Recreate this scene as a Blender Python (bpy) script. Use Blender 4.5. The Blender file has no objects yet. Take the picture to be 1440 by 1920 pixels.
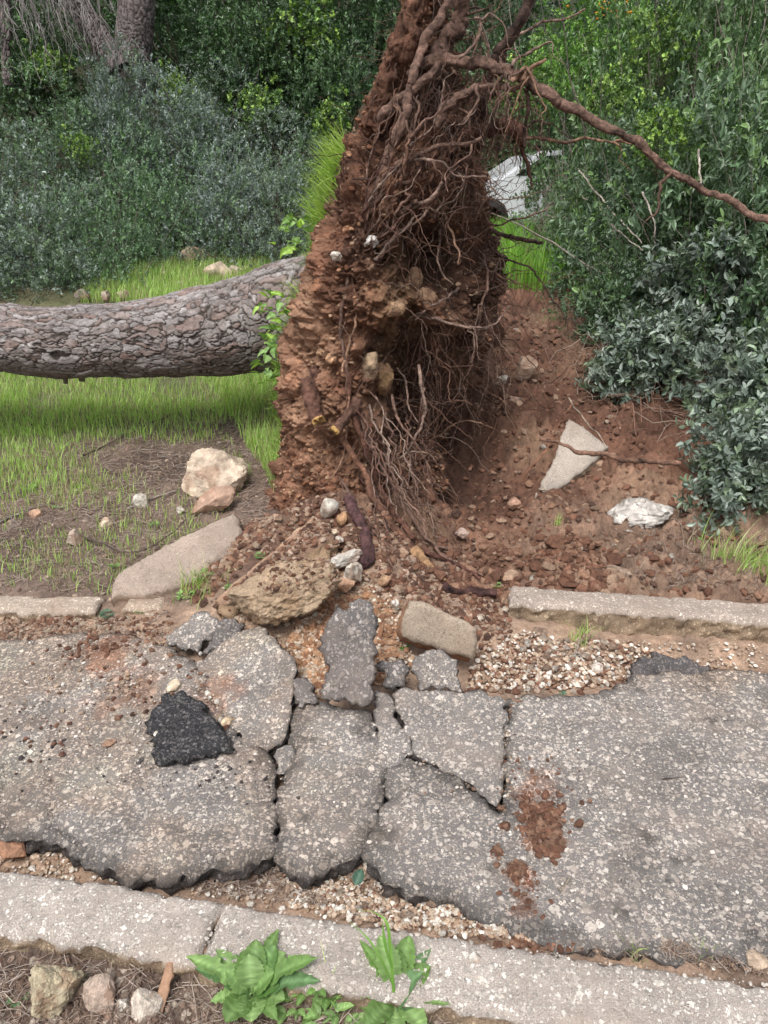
import bpy, math, random
import numpy as np
from mathutils import Vector, geometry

# ------------------------------------------------------------------ camera, sky, sun, exposure
S = bpy.context.scene
C = S.collection
F_PX, CAM_H, PITCH = 1387.0, 1.6, math.radians(23)
cam_d = bpy.data.cameras.new('camera')
cam = bpy.data.objects.new('camera', cam_d); C.objects.link(cam)
cam.location = (0, 0, CAM_H); cam.rotation_euler = (math.radians(90) - PITCH, 0, 0)
cam_d.sensor_fit = 'VERTICAL'; cam_d.sensor_height = 24.0; cam_d.lens = F_PX / 1920 * 24.0
cam_d.clip_start = 0.05; cam_d.clip_end = 500
S.camera = cam
W = bpy.data.worlds.new("World"); S.world = W; W.use_nodes = True
wn, wl = W.node_tree.nodes, W.node_tree.links
bg = wn['Background']; sky = wn.new('ShaderNodeTexSky'); sky.sky_type = 'NISHITA'; sky.sun_disc = False
sky.sun_elevation = math.radians(58); sky.sun_rotation = math.radians(200); sky.dust_density = 4; sky.air_density = 1.0; sky.ozone_density = 1.0
hs = wn.new('ShaderNodeHueSaturation'); hs.inputs['Saturation'].default_value = 0.35
wl.new(sky.outputs[0], hs.inputs['Color']); wl.new(hs.outputs[0], bg.inputs[0]); bg.inputs[1].default_value = 0.10
sd = bpy.data.lights.new('sun', 'SUN'); sd.energy = 1.5; sd.angle = math.radians(22); sd.color = (1.0, 0.965, 0.92)
sun = bpy.data.objects.new('sun', sd); C.objects.link(sun)
_el, _az = math.radians(58), math.radians(200)      # azimuth: clockwise from +Y, sun behind the camera, a bit left
sun.rotation_euler = Vector((math.sin(_az)*math.cos(_el), math.cos(_az)*math.cos(_el), math.sin(_el))).to_track_quat('Z', 'Y').to_euler()
S.view_settings.view_transform = 'Standard'; S.view_settings.look = 'None'
S.view_settings.exposure = 0.95; S.view_settings.gamma = 1
S.cycles.max_bounces = 6; S.cycles.transparent_max_bounces = 4

rng = np.random.default_rng(7); random.seed(7)
ct, st = math.cos(PITCH), math.sin(PITCH)
def ray(px, py):
    u = (py - 960) / F_PX
    return np.array([(px - 720) / F_PX, ct - u*st, -st - u*ct])
def P(px, py, Y):
    d = ray(px, py); return np.array([0, 0, CAM_H]) + d * (Y / d[1])
def G(px, py, z=0.0):
    d = ray(px, py); return np.array([0, 0, CAM_H]) + d * ((z - CAM_H) / d[2])
# ------------------------------------------------------------------ noise
def _h(ix, iy, iz, s):
    h = (ix.astype(np.int64)*73856093) ^ (iy.astype(np.int64)*19349663) ^ (iz.astype(np.int64)*83492791) ^ (s*2654435761 & 0x7fffffff)
    h = h & 0xffffffff
    h = ((h ^ (h >> 16)) * 0x45d9f3b) & 0xffffffff
    h = ((h ^ (h >> 16)) * 0x45d9f3b) & 0xffffffff
    return ((h ^ (h >> 16)) & 0xffffff) / float(0x1000000)
def vn(p, s=0):
    i = np.floor(p).astype(np.int64); f = p - i; f = f*f*f*(f*(f*6-15)+10)
    r = 0
    for a in (0, 1):
        for b in (0, 1):
            for c in (0, 1):
                w = (f[:, 0] if a else 1-f[:, 0])*(f[:, 1] if b else 1-f[:, 1])*(f[:, 2] if c else 1-f[:, 2])
                r = r + w*_h(i[:, 0]+a, i[:, 1]+b, i[:, 2]+c, s)
    return r*2-1
def fbm(p, sc, octv=4, s=0, gain=.5):
    r, a, q = 0, 1.0, p*sc
    for k in range(octv):
        r = r + a*vn(q + 17.3*k, s+k); a *= gain; q = q*2.03
    return r
def worley(p, sc, s=0):
    q = p*sc; i = np.floor(q).astype(np.int64)
    f1 = np.full(len(p), 9.0); f2 = f1.copy(); idh = np.zeros(len(p))
    for a in (-1, 0, 1):
        for b in (-1, 0, 1):
            for c in (-1, 0, 1):
                x, y, z = i[:, 0]+a, i[:, 1]+b, i[:, 2]+c
                hx, hy, hz = _h(x, y, z, s), _h(x, y, z, s+11), _h(x, y, z, s+23)
                d = np.sqrt((x+hx-q[:, 0])**2 + (y+hy-q[:, 1])**2 + (z+hz-q[:, 2])**2)
                m = d < f1
                f2 = np.where(m, f1, np.minimum(f2, d)); idh = np.where(m, hx, idh); f1 = np.where(m, d, f1)
    return f1, f2, idh
def ss(a, b, x):
    t = np.clip((x-a)/(b-a), 0, 1); return t*t*(3-2*t)
def arr(x): return np.atleast_1d(np.asarray(x, float))
# ------------------------------------------------------------------ ground shape
def far_line(x):      # back edge of the far kerb
    r = 2.86 - .147*(x-.5); l = 2.85 - .02*(x+1.4)
    t = ss(-1.0, .2, x); return l*(1-t) + r*t
def near_line(x): return 1.246 - .164*x      # path side edge of the near kerb
def lift(x, y):       # how far the uprooting has heaved the ground
    return .20*np.exp(-((x+.16)/.40)**2 - ((y-3.15)/.42)**2) + .085*np.exp(-((x+.1)/.6)**2)*ss(1.8, 2.6, y)*(1-ss(3.2, 3.6, y))
def macro(x, y):
    d = y - far_line(x)
    dp = np.maximum(d, 0)
    left = .01 + .122*dp + .36*np.maximum(d-6.7, 0)
    right = .01 + .30*np.minimum(np.maximum(d-.5, 0), 2.95) + .012*dp + .4*np.maximum(d-13, 0)
    t = ss(-.5, .7, x); far = left*(1-t) + right*t
    far = far + .06*np.exp(-((x-.75)/.5)**2 - ((y-3.35)/.22)**2)*ss(0, .15, d)
    far = far - .30*np.exp(-((x-.42)/.34)**2 - ((y-4.05)/.38)**2)
    path = -.03 - .05*ss(1.2, 1.45, y)*(1-ss(2.35, 2.5, y)) + 0*x
    h = np.where(d > 0, far, path)
    h = far*ss(-.22, -.02, d) + path*(1-ss(-.22, -.02, d))
    h = h + lift(x, y)
    nd = near_line(x) - .15 - y                     # in front of the near kerb
    k = ss(-.03, .03, nd); h = h*(1-k) + (-.072)*k
    return h
def Hm(x, y): return float(macro(arr(x), arr(y))[0])
def T(px, py, f=macro):   # ray to the ground
    d = ray(px, py); o = np.array([0, 0, CAM_H]); s0 = .6; s = s0
    t = np.arange(.6, 40, .01); q = o + d*t[:, None]
    g = q[:, 2] < f(q[:, 0], q[:, 1]); i = int(np.argmax(g)) if g.any() else len(t)-1
    return q[i]
# ------------------------------------------------------------------ mesh helpers
def link(o, parent=None):
    C.objects.link(o)
    if parent is not None: o.parent = parent
    return o
def mesh(name, V, quads=None, tris=None, polys=None, mat=None, col=None, smooth=True, parent=None):
    me = bpy.data.meshes.new(name); V = np.asarray(V, np.float32)
    ls, st_, n = [], [], 0
    if quads is not None and len(quads):
        q = np.asarray(quads, np.int32); ls.append(q.ravel()); st_.append(n + np.arange(len(q))*4); n += q.size
    if tris is not None and len(tris):
        q = np.asarray(tris, np.int32); ls.append(q.ravel()); st_.append(n + np.arange(len(q))*3); n += q.size
    if polys:
        for p_ in polys:
            ls.append(np.asarray(p_, np.int32)); st_.append(np.array([n])); n += len(p_)
    L = np.concatenate(ls).astype(np.int32); B = np.concatenate(st_).astype(np.int32)
    me.vertices.add(len(V)); me.vertices.foreach_set('co', V.ravel())
    me.loops.add(len(L)); me.loops.foreach_set('vertex_index', L)
    me.polygons.add(len(B)); me.polygons.foreach_set('loop_start', B)
    me.polygons.foreach_set('use_smooth', np.full(len(B), smooth))
    if col is not None:
        c = np.ones((len(V), 4), np.float32); c[:, :3] = np.clip(col, 0, 1)
        a = me.attributes.new('col', 'FLOAT_COLOR', 'POINT'); a.data.foreach_set('color', c.ravel())
    me.update(calc_edges=True); me.validate()
    if mat: me.materials.append(mat)
    return link(bpy.data.objects.new(name, me), parent)
def tag(o, label=None, cat=None, group=None, kind=None):
    if label: o['label'] = label
    if cat: o['category'] = cat
    if group: o['group'] = group
    if kind: o['kind'] = kind
    return o
def empty(name, loc, label, cat, group=None):
    o = bpy.data.objects.new(name, None); C.objects.link(o); o.location = loc; o.empty_display_size = .1
    return tag(o, label, cat, group)
class Bag:
    def __init__(s): s.V, s.Q, s.T, s.K, s.n = [], [], [], [], 0
    def add(s, V, quads=None, tris=None, col=None):
        V = np.asarray(V, float)
        if quads is not None and len(quads): s.Q.append(np.asarray(quads)+s.n)
        if tris is not None and len(tris): s.T.append(np.asarray(tris)+s.n)
        if col is not None: s.K.append(np.broadcast_to(np.asarray(col, float), (len(V), 3)))
        s.V.append(V); s.n += len(V)
    def build(s, name, mat, parent=None, smooth=True):
        return mesh(name, np.concatenate(s.V), np.concatenate(s.Q) if s.Q else None, np.concatenate(s.T) if s.T else None,
                    mat=mat, col=np.concatenate(s.K) if s.K else None, smooth=smooth, parent=parent)
# ------------------------------------------------------------------ materials
def newmat(name):
    m = bpy.data.materials.new(name); m.use_nodes = True
    return m, m.node_tree.nodes, m.node_tree.links, m.node_tree.nodes['Principled BSDF']
def ramp(n, l, src, stops):
    r = n.new('ShaderNodeValToRGB'); l.new(src, r.inputs[0]); e = r.color_ramp.elements
    while len(e) < len(stops): e.new(.5)
    for k, (p_, c_) in enumerate(stops):
        e[k].position = p_; e[k].color = (c_ if len(c_) == 4 else (*c_, 1)) if not isinstance(c_, (int, float)) else (c_, c_, c_, 1)
    return r.outputs[0]
def mixc(n, l, f, a, b, mode='MIX'):
    m = n.new('ShaderNodeMix'); m.data_type = 'RGBA'; m.blend_type = mode
    for s_, v in ((m.inputs[0], f), (m.inputs[6], a), (m.inputs[7], b)):
        if isinstance(v, bpy.types.NodeSocket): l.new(v, s_)
        else: s_.default_value = v if isinstance(v, (int, float)) else (*v, 1)
    return m.outputs[2]
def coords(n): return n.new('ShaderNodeTexCoord').outputs['Object']
def noise(n, l, co, sc, det=6, ro=.6):
    t = n.new('ShaderNodeTexNoise'); l.new(co, t.inputs['Vector']); t.inputs['Scale'].default_value = sc
    t.inputs['Detail'].default_value = det; t.inputs['Roughness'].default_value = ro; return t.outputs[0]
def bump(n, l, h, dist, strength=1, nrm=None):
    b = n.new('ShaderNodeBump'); l.new(h, b.inputs['Height']); b.inputs['Distance'].default_value = dist; b.inputs['Strength'].default_value = strength
    if nrm is not None: l.new(nrm, b.inputs['Normal'])
    return b.outputs[0]
def attr_mat(name, rough=.9, sc=40, var=.5, bsc=120, bd=.003, base=None, spec=.3):
    m, n, l, p = newmat(name); co = coords(n)
    if base is None:
        a = n.new('ShaderNodeAttribute'); a.attribute_name = 'col'; c = a.outputs['Color']
    else:
        r_ = n.new('ShaderNodeRGB'); r_.outputs[0].default_value = (*base, 1); c = r_.outputs[0]
    v1 = ramp(n, l, noise(n, l, co, sc), [(.25, 1-var), (.75, 1+var*.8)])
    v2 = ramp(n, l, noise(n, l, co, sc*7, 4), [(.3, 1-var*.7), (.7, 1+var*.6)])
    c = mixc(n, l, 1.0, c, v1, 'MULTIPLY'); c = mixc(n, l, 1.0, c, v2, 'MULTIPLY')
    l.new(c, p.inputs['Base Color']); p.inputs['Roughness'].default_value = rough; p.inputs['Specular IOR Level'].default_value = spec
    nn = bump(n, l, noise(n, l, co, bsc, 8, .65), bd, 1); nn = bump(n, l, noise(n, l, co, bsc*.35, 5, .6), bd*1.5, 1, nn)
    nn = bump(n, l, noise(n, l, co, bsc*3.5, 4, .6), bd*.4, 1, nn)
    l.new(nn, p.inputs['Normal']); return m
def chips_mat(name, binder, chip, scales, amount, rough=.9, tint=None):
    """worn aggregate surface: stones of several sizes set in a binder"""
    m, n, l, p = newmat(name); co = coords(n)
    a = n.new('ShaderNodeAttribute'); a.attribute_name = 'col'
    wob = n.new('ShaderNodeTexNoise'); l.new(co, wob.inputs['Vector']); wob.inputs['Scale'].default_value = 90; wob.inputs['Detail'].default_value = 2
    va = n.new('ShaderNodeVectorMath'); va.operation = 'MULTIPLY_ADD'; l.new(wob.outputs['Color'], va.inputs[0]); va.inputs[1].default_value = (.014,)*3; l.new(co, va.inputs[2])
    fine = ramp(n, l, noise(n, l, co, 420, 3, .7), [(.3, .45), (.7, 1.6)])
    c = mixc(n, l, 1.0, binder, fine, 'MULTIPLY')
    hsum = None
    for k, (sc, am) in enumerate(zip(scales, amount)):
        v = n.new('ShaderNodeTexVoronoi'); l.new(va.outputs[0], v.inputs['Vector']); v.inputs['Scale'].default_value = sc; v.inputs['Randomness'].default_value = 1; v.distance = 'MANHATTAN'
        sep = n.new('ShaderNodeSeparateColor'); l.new(v.outputs['Color'], sep.inputs[0])
        # size of the chip differs from cell to cell
        sub = n.new('ShaderNodeMath'); sub.operation = 'MULTIPLY_ADD'; l.new(sep.outputs[0], sub.inputs[0]); sub.inputs[1].default_value = -.9; sub.inputs[2].default_value = .9*(1-am) + .12
        ad = n.new('ShaderNodeMath'); ad.operation = 'ADD'; l.new(sub.outputs[0], ad.inputs[0]); l.new(v.outputs['Distance'], ad.inputs[1])
        msk = ramp(n, l, ad.outputs[0], [(.54, 1.0), (.62, 0.0)])
        cc = ramp(n, l, sep.outputs[1], [(0, [x*.42 for x in chip]), (.45, [chip[0]*.75, chip[1]*.72, chip[2]*.7]), (.8, chip), (1, [min(1, x*1.35) for x in chip])])
        c = mixc(n, l, msk, c, cc)
        hh = n.new('ShaderNodeMath'); hh.operation = 'MULTIPLY'; l.new(msk, hh.inputs[0]); hh.inputs[1].default_value = 60/sc
        if hsum is None: hsum = hh.outputs[0]
        else:
            x = n.new('ShaderNodeMath'); x.operation = 'MAXIMUM'; l.new(hsum, x.inputs[0]); l.new(hh.outputs[0], x.inputs[1]); hsum = x.outputs[0]
    big = ramp(n, l, noise(n, l, co, 5, 5, .6), [(.3, .78), (.7, 1.15)])
    c = mixc(n, l, 1.0, c, big, 'MULTIPLY')
    if tint:
        tm = ramp(n, l, noise(n, l, co, 3.1, 6, .7), [(.5, 0.0), (.68, .6)])
        c = mixc(n, l, tm, c, tint)
    c = mixc(n, l, 1.0, c, a.outputs['Color'], 'MULTIPLY')
    l.new(c, p.inputs['Base Color']); p.inputs['Roughness'].default_value = rough; p.inputs['Specular IOR Level'].default_value = .25
    nn = bump(n, l, hsum, .0045, 1); nn = bump(n, l, noise(n, l, co, 260, 5, .75), .004, 1, nn)
    l.new(nn, p.inputs['Normal']); return m
def leaf_mat(name, rough=.45, trans=.25, spec=.5, var=.0):
    m, n, l, p = newmat(name); a = n.new('ShaderNodeAttribute'); a.attribute_name = 'col'
    c = a.outputs['Color']
    l.new(c, p.inputs['Base Color']); p.inputs['Roughness'].default_value = rough; p.inputs['Specular IOR Level'].default_value = spec
    t = n.new('ShaderNodeBsdfTranslucent'); tc = mixc(n, l, 1.0, c, (1.25, 1.4, .6), 'MULTIPLY'); l.new(tc, t.inputs['Color'])
    mx = n.new('ShaderNodeMixShader'); mx.inputs[0].default_value = trans
    l.new(p.outputs[0], mx.inputs[1]); l.new(t.outputs[0], mx.inputs[2]); l.new(mx.outputs[0], n['Material Output'].inputs['Surface'])
    return m
M = {}
M['soil'] = attr_mat('soil', .95, 30, .38, 160, .007)
M['clay'] = attr_mat('root_earth', .95, 22, .42, 130, .010)
M['bark'] = attr_mat('pine_bark', .85, 45, .3, 150, .003, spec=.35)
M['root'] = attr_mat('root_bark', .85, 70, .5, 170, .008)
M['stone'] = attr_mat('limestone', .88, 30, .30, 110, .006)
M['litter'] = attr_mat('litter', .85, 60, .3, 200, .001)
M['asphalt'] = chips_mat('worn_asphalt', (.225, .208, .198), (.60, .54, .485), (40, 74, 150), (.32, .48, .55), tint=(.32, .26, .22))
M['bitumen'] = chips_mat('fresh_asphalt', (.03, .03, .033), (.16, .15, .15), (80, 150), (.4, .55), rough=.6)
M['kerb'] = chips_mat('weathered_concrete', (.43, .375, .335), (.74, .69, .63), (46, 88, 170), (.20, .36, .5), tint=(.38, .31, .26))
M['concrete'] = chips_mat('plain_concrete', (.44, .38, .325), (.56, .50, .44), (120, 210), (.22, .35), tint=(.33, .25, .19))
M['leaf'] = leaf_mat('shrub_leaf', .42, .18, .5)
M['soft_leaf'] = leaf_mat('weed_leaf', .55, .35, .35)
M['grass'] = leaf_mat('grass_blade', .5, .4, .35)

# ------------------------------------------------------------------ shape builders
def crom(pts, n):
    p = np.asarray(pts, float)
    if len(p) < 3: t = np.linspace(0, 1, n)[:, None]; return p[0]*(1-t)+p[-1]*t
    q = np.vstack([2*p[0]-p[1], p, 2*p[-1]-p[-2]]); seg = np.linspace(0, len(p)-1, n)
    i = np.minimum(seg.astype(int), len(p)-2); t = (seg-i)[:, None]
    a, b, c, d = q[i], q[i+1], q[i+2], q[i+3]
    return .5*((2*b)+(c-a)*t+(2*a-5*b+4*c-d)*t*t+(3*b-a-3*c+d)*t**3)
def tubes(paths, rad, k=5):
    """paths (N,n,3), rad (N,n) -> V, quads"""
    N, n, _ = paths.shape
    tan = np.gradient(paths, axis=1); tan /= np.linalg.norm(tan, axis=2, keepdims=True)+1e-9
    ref = np.where(np.abs(tan[:, :, 2:3].mean(1, keepdims=True)) > .8, np.array([[[1., .2, 0]]]), np.array([[[0, .15, 1.]]]))
    a = np.cross(tan, np.broadcast_to(ref, tan.shape)); a /= np.linalg.norm(a, axis=2, keepdims=True)+1e-9; b = np.cross(tan, a)
    th = np.linspace(0, 2*np.pi, k, endpoint=False)
    V = paths[:, :, None, :] + rad[:, :, None, None]*(np.cos(th)[None, None, :, None]*a[:, :, None, :] + np.sin(th)[None, None, :, None]*b[:, :, None, :])
    idx = np.arange(N*n*k).reshape(N, n, k)
    q = np.stack([idx[:, :-1, :], np.roll(idx, -1, 2)[:, :-1, :], np.roll(idx, -1, 2)[:, 1:, :], idx[:, 1:, :]], -1).reshape(-1, 4)
    return V.reshape(-1, 3), q
def root_obj(name, pts, r0, r1, mat, col, parent=None, wig=.01, k=10, hairy=0, broken=None, step=.012, seed=None, bag=None, lump=0.):
    s = seed if seed is not None else random.randint(0, 9999)
    pts = np.asarray(pts, float); L = np.linalg.norm(np.diff(pts, axis=0), axis=1).sum(); n = max(8, int(L/step))
    c = crom(pts, n); t = np.linspace(0, 1, n)
    w = np.stack([fbm(c, 9, 3, s+i*7) for i in range(3)], 1)*wig + np.stack([fbm(c, 35, 2, s+i*5+90) for i in range(3)], 1)*wig*.25
    c = c + w*np.minimum(1, t*6)[:, None]
    r = r0*(1-t)+r1*t; r = r*(1+.09*fbm(c, 14, 3, s+33))
    V, q = tubes(c[None], r[None], k)
    cc = np.repeat(c, k, 0); d = V-cc; d /= np.linalg.norm(d, axis=1, keepdims=True)+1e-9; rr = np.repeat(r, k)
    ang = np.tile(np.arange(k), n)*(2*np.pi/k); V = V + d*(rr*(.22*fbm(V, .35/max(r0, .006), 3, s+5)+.16*fbm(np.stack([np.cos(ang)*1.7, np.sin(ang)*1.7, np.repeat(t*L*5, k)], 1), 1, 3, s+61)+lump*fbm(V, 26, 4, s+70, .65)))[:, None]
    if broken is not None:
        tg = c[-1]-c[-4]; tg /= np.linalg.norm(tg); V[-k:] += tg*rng.uniform(-.012, .016, (k, 1)); V[-2*k:-k] += tg*rng.uniform(-.004, .006, (k, 1))
    tri = []
    ends = [V[:k].mean(0), V[-k:].mean(0)]; nv = len(V); V = np.vstack([V, ends])
    for j in range(k): tri += [[nv, (j+1) % k, j], [nv+1, nv-k+j, nv-k+(j+1) % k]]
    K = np.asarray(col)*(1+.5*fbm(V, 40, 4, s+3, .65)+.3*fbm(V, 7, 3, s+4))[:, None]; K = np.clip(K, .008, 1)
    if broken is not None: K[-k-2-k*2:] = broken; K[-k-2-k*2:-2] *= (.8+.4*rng.random((k*3, 1)))[:len(K[-k-2-k*2:-2])]
    if bag is not None: bag.add(V, q, tri, K); return None
    return mesh(name, V, q, tri, mat=mat, col=K, parent=parent)
_ico = {}
def ico(sub):
    if sub not in _ico:
        import bmesh
        b = bmesh.new(); bmesh.ops.create_icosphere(b, subdivisions=sub, radius=1)
        _ico[sub] = (np.array([v.co[:] for v in b.verts]), np.array([[v.index for v in f.verts] for f in b.faces])); b.free()
    return _ico[sub]
def rot(rx, ry, rz):
    cx, sx, cy, sy, cz, sz = math.cos(rx), math.sin(rx), math.cos(ry), math.sin(ry), math.cos(rz), math.sin(rz)
    return np.array([[cz, -sz, 0], [sz, cz, 0], [0, 0, 1]]) @ np.array([[cy, 0, sy], [0, 1, 0], [-sy, 0, cy]]) @ np.array([[1, 0, 0], [0, cx, -sx], [0, sx, cx]])
def rock_v(size, seed, sub=4, facets=14, rough=.04, cut=.62):
    v, f = ico(sub); r = np.random.default_rng(seed); v = v.copy()
    for k in range(facets):
        nrm = r.normal(size=3); nrm /= np.linalg.norm(nrm); c = cut + r.random()*.3
        d = v@nrm; m = d > c; v[m] -= np.outer((d[m]-c)*.985, nrm)
    if rough:
        v = v*(1+rough*fbm(v, 2.2, 4, seed, .6))[:, None]
        if sub > 3: v = v*(1+rough*.5*fbm(v, 8, 5, seed+4, .7))[:, None]
    return v*np.asarray(size), f
def rock(name, loc, size, col, label=None, cat='stone', seed=1, sub=4, e=(0, 0, 0), facets=14, rough=.05, mat='stone', parent=None, group=None, cut=.55, colvar=.22):
    v, f = rock_v(size, seed, sub, facets, rough, cut)
    K = np.asarray(col)*(1+colvar*1.5*fbm(v/max(size), 3, 5, seed+9, .65))[:, None]; dt_ = ss(.1, .5, fbm(v/max(size), 1.6, 4, seed+19)-.25*v[:, 2]/size[2])[:, None]; K = K*(1-.55*dt_)+np.array([.30, .17, .11])*.55*dt_
    o = mesh(name, v, tris=f, mat=M[mat], col=K, smooth=True, parent=parent)
    try:
        o.data.set_sharp_from_angle(angle=math.radians(24))
    except Exception: pass
    o.location = loc; o.rotation_euler = e
    if label: tag(o, label, cat, group)
    return o
def plane3(a, b, c):
    n = np.cross(b-a, c-a); n /= np.linalg.norm(n)
    if n[2] < 0: n = -n
    return a, n
def on_plane(px, py, pl):
    d = ray(px, py); o = np.array([0, 0, CAM_H]); return o + d*(((pl[0]-o)@pl[1])/(d@pl[1]))
def slab(name, poly, thick, mat, n=None, hfun=None, step=.014, jit=.006, amp=.004, rnd=.012, top=(1, 1, 1), side=(.4, .4, .4), cracks=(), edge_dark=None, seed=0,
         stain=None, parent=None, jsc=28, facef=60, down=None, grow=0.):
    """poly: 3D outline. n: normal of a flat piece; or hfun(x,y): height field laid piece."""
    poly = np.asarray(poly, float)
    if hfun is not None: o = poly[0]*0; U = np.array([1., 0, 0]); Vv = np.array([0, 1., 0]); n = np.array([0, 0, 1.])
    else:
        o = poly.mean(0); U = np.cross([0, 1, 0.001], n) if abs(n[1]) < .9 else np.cross([0, 0, 1], n); U /= np.linalg.norm(U); Vv = np.cross(n, U)
    q = np.stack([(poly-o)@U, (poly-o)@Vv], 1)
    A = .5*np.sum(q[:, 0]*np.roll(q[:, 1], -1)-q[:, 1]*np.roll(q[:, 0], -1))
    if A < 0: q = q[::-1]
    B = []
    for i in range(len(q)):
        a, b = q[i], q[(i+1) % len(q)]; m = max(1, int(np.linalg.norm(b-a)/step))
        for k in range(m): B.append(a+(b-a)*k/m)
    B = np.array(B); tn = np.roll(B, -1, 0)-np.roll(B, 1, 0); nr = np.stack([tn[:, 1], -tn[:, 0]], 1); nr /= np.linalg.norm(nr, axis=1, keepdims=True)+1e-9
    b3 = np.c_[B, np.full(len(B), seed*.37)]
    B = B + nr*(jit*(fbm(b3, jsc, 4, seed, .6)-.25)+grow)[:, None]
    lo, hi = B.min(0), B.max(0); gx = np.arange(lo[0], hi[0], step); gy = np.arange(lo[1], hi[1], step)
    X, Y = np.meshgrid(gx, gy); I = np.c_[X.ravel(), Y.ravel()] + rng.uniform(-.3, .3, (X.size, 2))*step
    ins = np.zeros(len(I), bool); j = len(B)-1
    x1, y1 = B[:, 0], B[:, 1]; x0, y0 = np.roll(x1, 1), np.roll(y1, 1)
    dist = np.full(len(I), 9.)
    for i in range(len(B)):
        c = (y1[i] > I[:, 1]) != (y0[i] > I[:, 1])
        with np.errstate(divide='ignore', invalid='ignore'):
            xx = (x0[i]-x1[i])*(I[:, 1]-y1[i])/(y0[i]-y1[i]+1e-30)+x1[i]
        ins ^= c & (I[:, 0] < xx)
        dist = np.minimum(dist, (I[:, 0]-x1[i])**2+(I[:, 1]-y1[i])**2)
    dist = np.sqrt(dist); k = ins & (dist > step*.7); I = I[k]; dI = dist[k]
    pts = [Vector(v) for v in np.vstack([B, I])]; nb = len(B)
    r = geometry.delaunay_2d_cdt(pts, [], [list(range(nb))], 1, 1e-7)
    V2 = np.array([v[:] for v in r[0]]); orig = r[3]
    isb = np.array([any(x < nb for x in a) for a in orig]) if len(orig) == len(V2) else None
    D = np.zeros(len(V2))
    dd = np.concatenate([np.zeros(nb), dI])
    for i, a in enumerate(orig):
        D[i] = dd[a[0]] if len(a) else 0
    faces = [list(f) for f in r[2]]
    mp = {}
    for i, a in enumerate(orig):
        for x in a: mp[x] = i
    p3 = np.c_[V2, np.full(len(V2), seed*.37)]
    t = np.clip(D/rnd, 0, 1); z = -rnd*(1-np.sqrt(1-(1-t)**2))*(1+.4*vn(p3*60, seed+3)) + amp*fbm(p3, 22, 3, seed+2) + amp*.45*fbm(p3, facef, 3, seed+8)
    cdark = np.ones(len(V2))
    for (cp, cw, cd) in cracks:
        cq = np.array([[(np.asarray(v)-o)@U, (np.asarray(v)-o)@Vv] for v in cp]); m = np.full(len(V2), 9.)
        wq = V2 + np.stack([fbm(p3, 25, 3, 71), fbm(p3, 25, 3, 72)], 1)*.012
        for a, b in zip(cq[:-1], cq[1:]):
            ab = b-a; tt = np.clip(((wq-a)@ab)/(ab@ab+1e-12), 0, 1); m = np.minimum(m, np.linalg.norm(wq-(a+tt[:, None]*ab), axis=1))
        g = np.exp(-(m/cw)**2); z = z - cd*g
    W3 = o + V2[:, :1]*U + V2[:, 1:2]*Vv
    if hfun is not None: W3[:, 2] = hfun(W3[:, 0], W3[:, 1])
    Vt = W3 + z[:, None]*n
    K = np.broadcast_to(np.asarray(top, float), Vt.shape).copy()
    if edge_dark is not None:
        wd = edge_dark[0]; g = ss(wd*1.3, wd*.2, D*(1+.9*fbm(p3, 14, 3, 55))); K = K*(1-g[:, None]*(1-edge_dark[1]))
    if stain is not None: K = K*stain(Vt)
    # walls
    bi = np.array([mp[i] for i in range(nb)]); lev = max(2, int(thick/ (step*.8))); rings = [Vt[bi]]; w3n = nr[:, :1]*U+nr[:, 1:2]*Vv
    dn = np.asarray(down, float) if down is not None else -n
    cols = []
    for L in range(1, lev+1):
        f = L/lev; base = Vt[bi] + dn*thick*f
        w = fbm(base, 38, 3, seed+21)*.012*(jit/.006)**.5*min(1, 1) + .004*math.sin(f*3.14)
        rings.append(base + w3n*(w - .02*f*(jit/.01))[:, None])
    nv = len(Vt); allV = [Vt]; allK = [K]
    idx = [bi]
    for L in range(1, lev+1):
        allV.append(rings[L]); allK.append(np.broadcast_to(np.asarray(side, float), (nb, 3))*(1+.3*fbm(rings[L], 20, 3, seed+5))[:, None]); idx.append(nv+np.arange(nb)+(L-1)*nb)
    quads = []
    for L in range(lev):
        a, b = idx[L], idx[L+1]; quads.append(np.stack([np.roll(a, -1), a, b, np.roll(b, -1)], 1))
    tris = [f for f in faces if len(f) == 3]; oth = [f for f in faces if len(f) > 3]
    polys = oth + [list(idx[-1][::-1])]
    return mesh(name, np.vstack(allV), np.concatenate(quads), np.array(tris), polys, mat=M[mat], col=np.vstack(allK), smooth=True, parent=parent)

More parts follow.
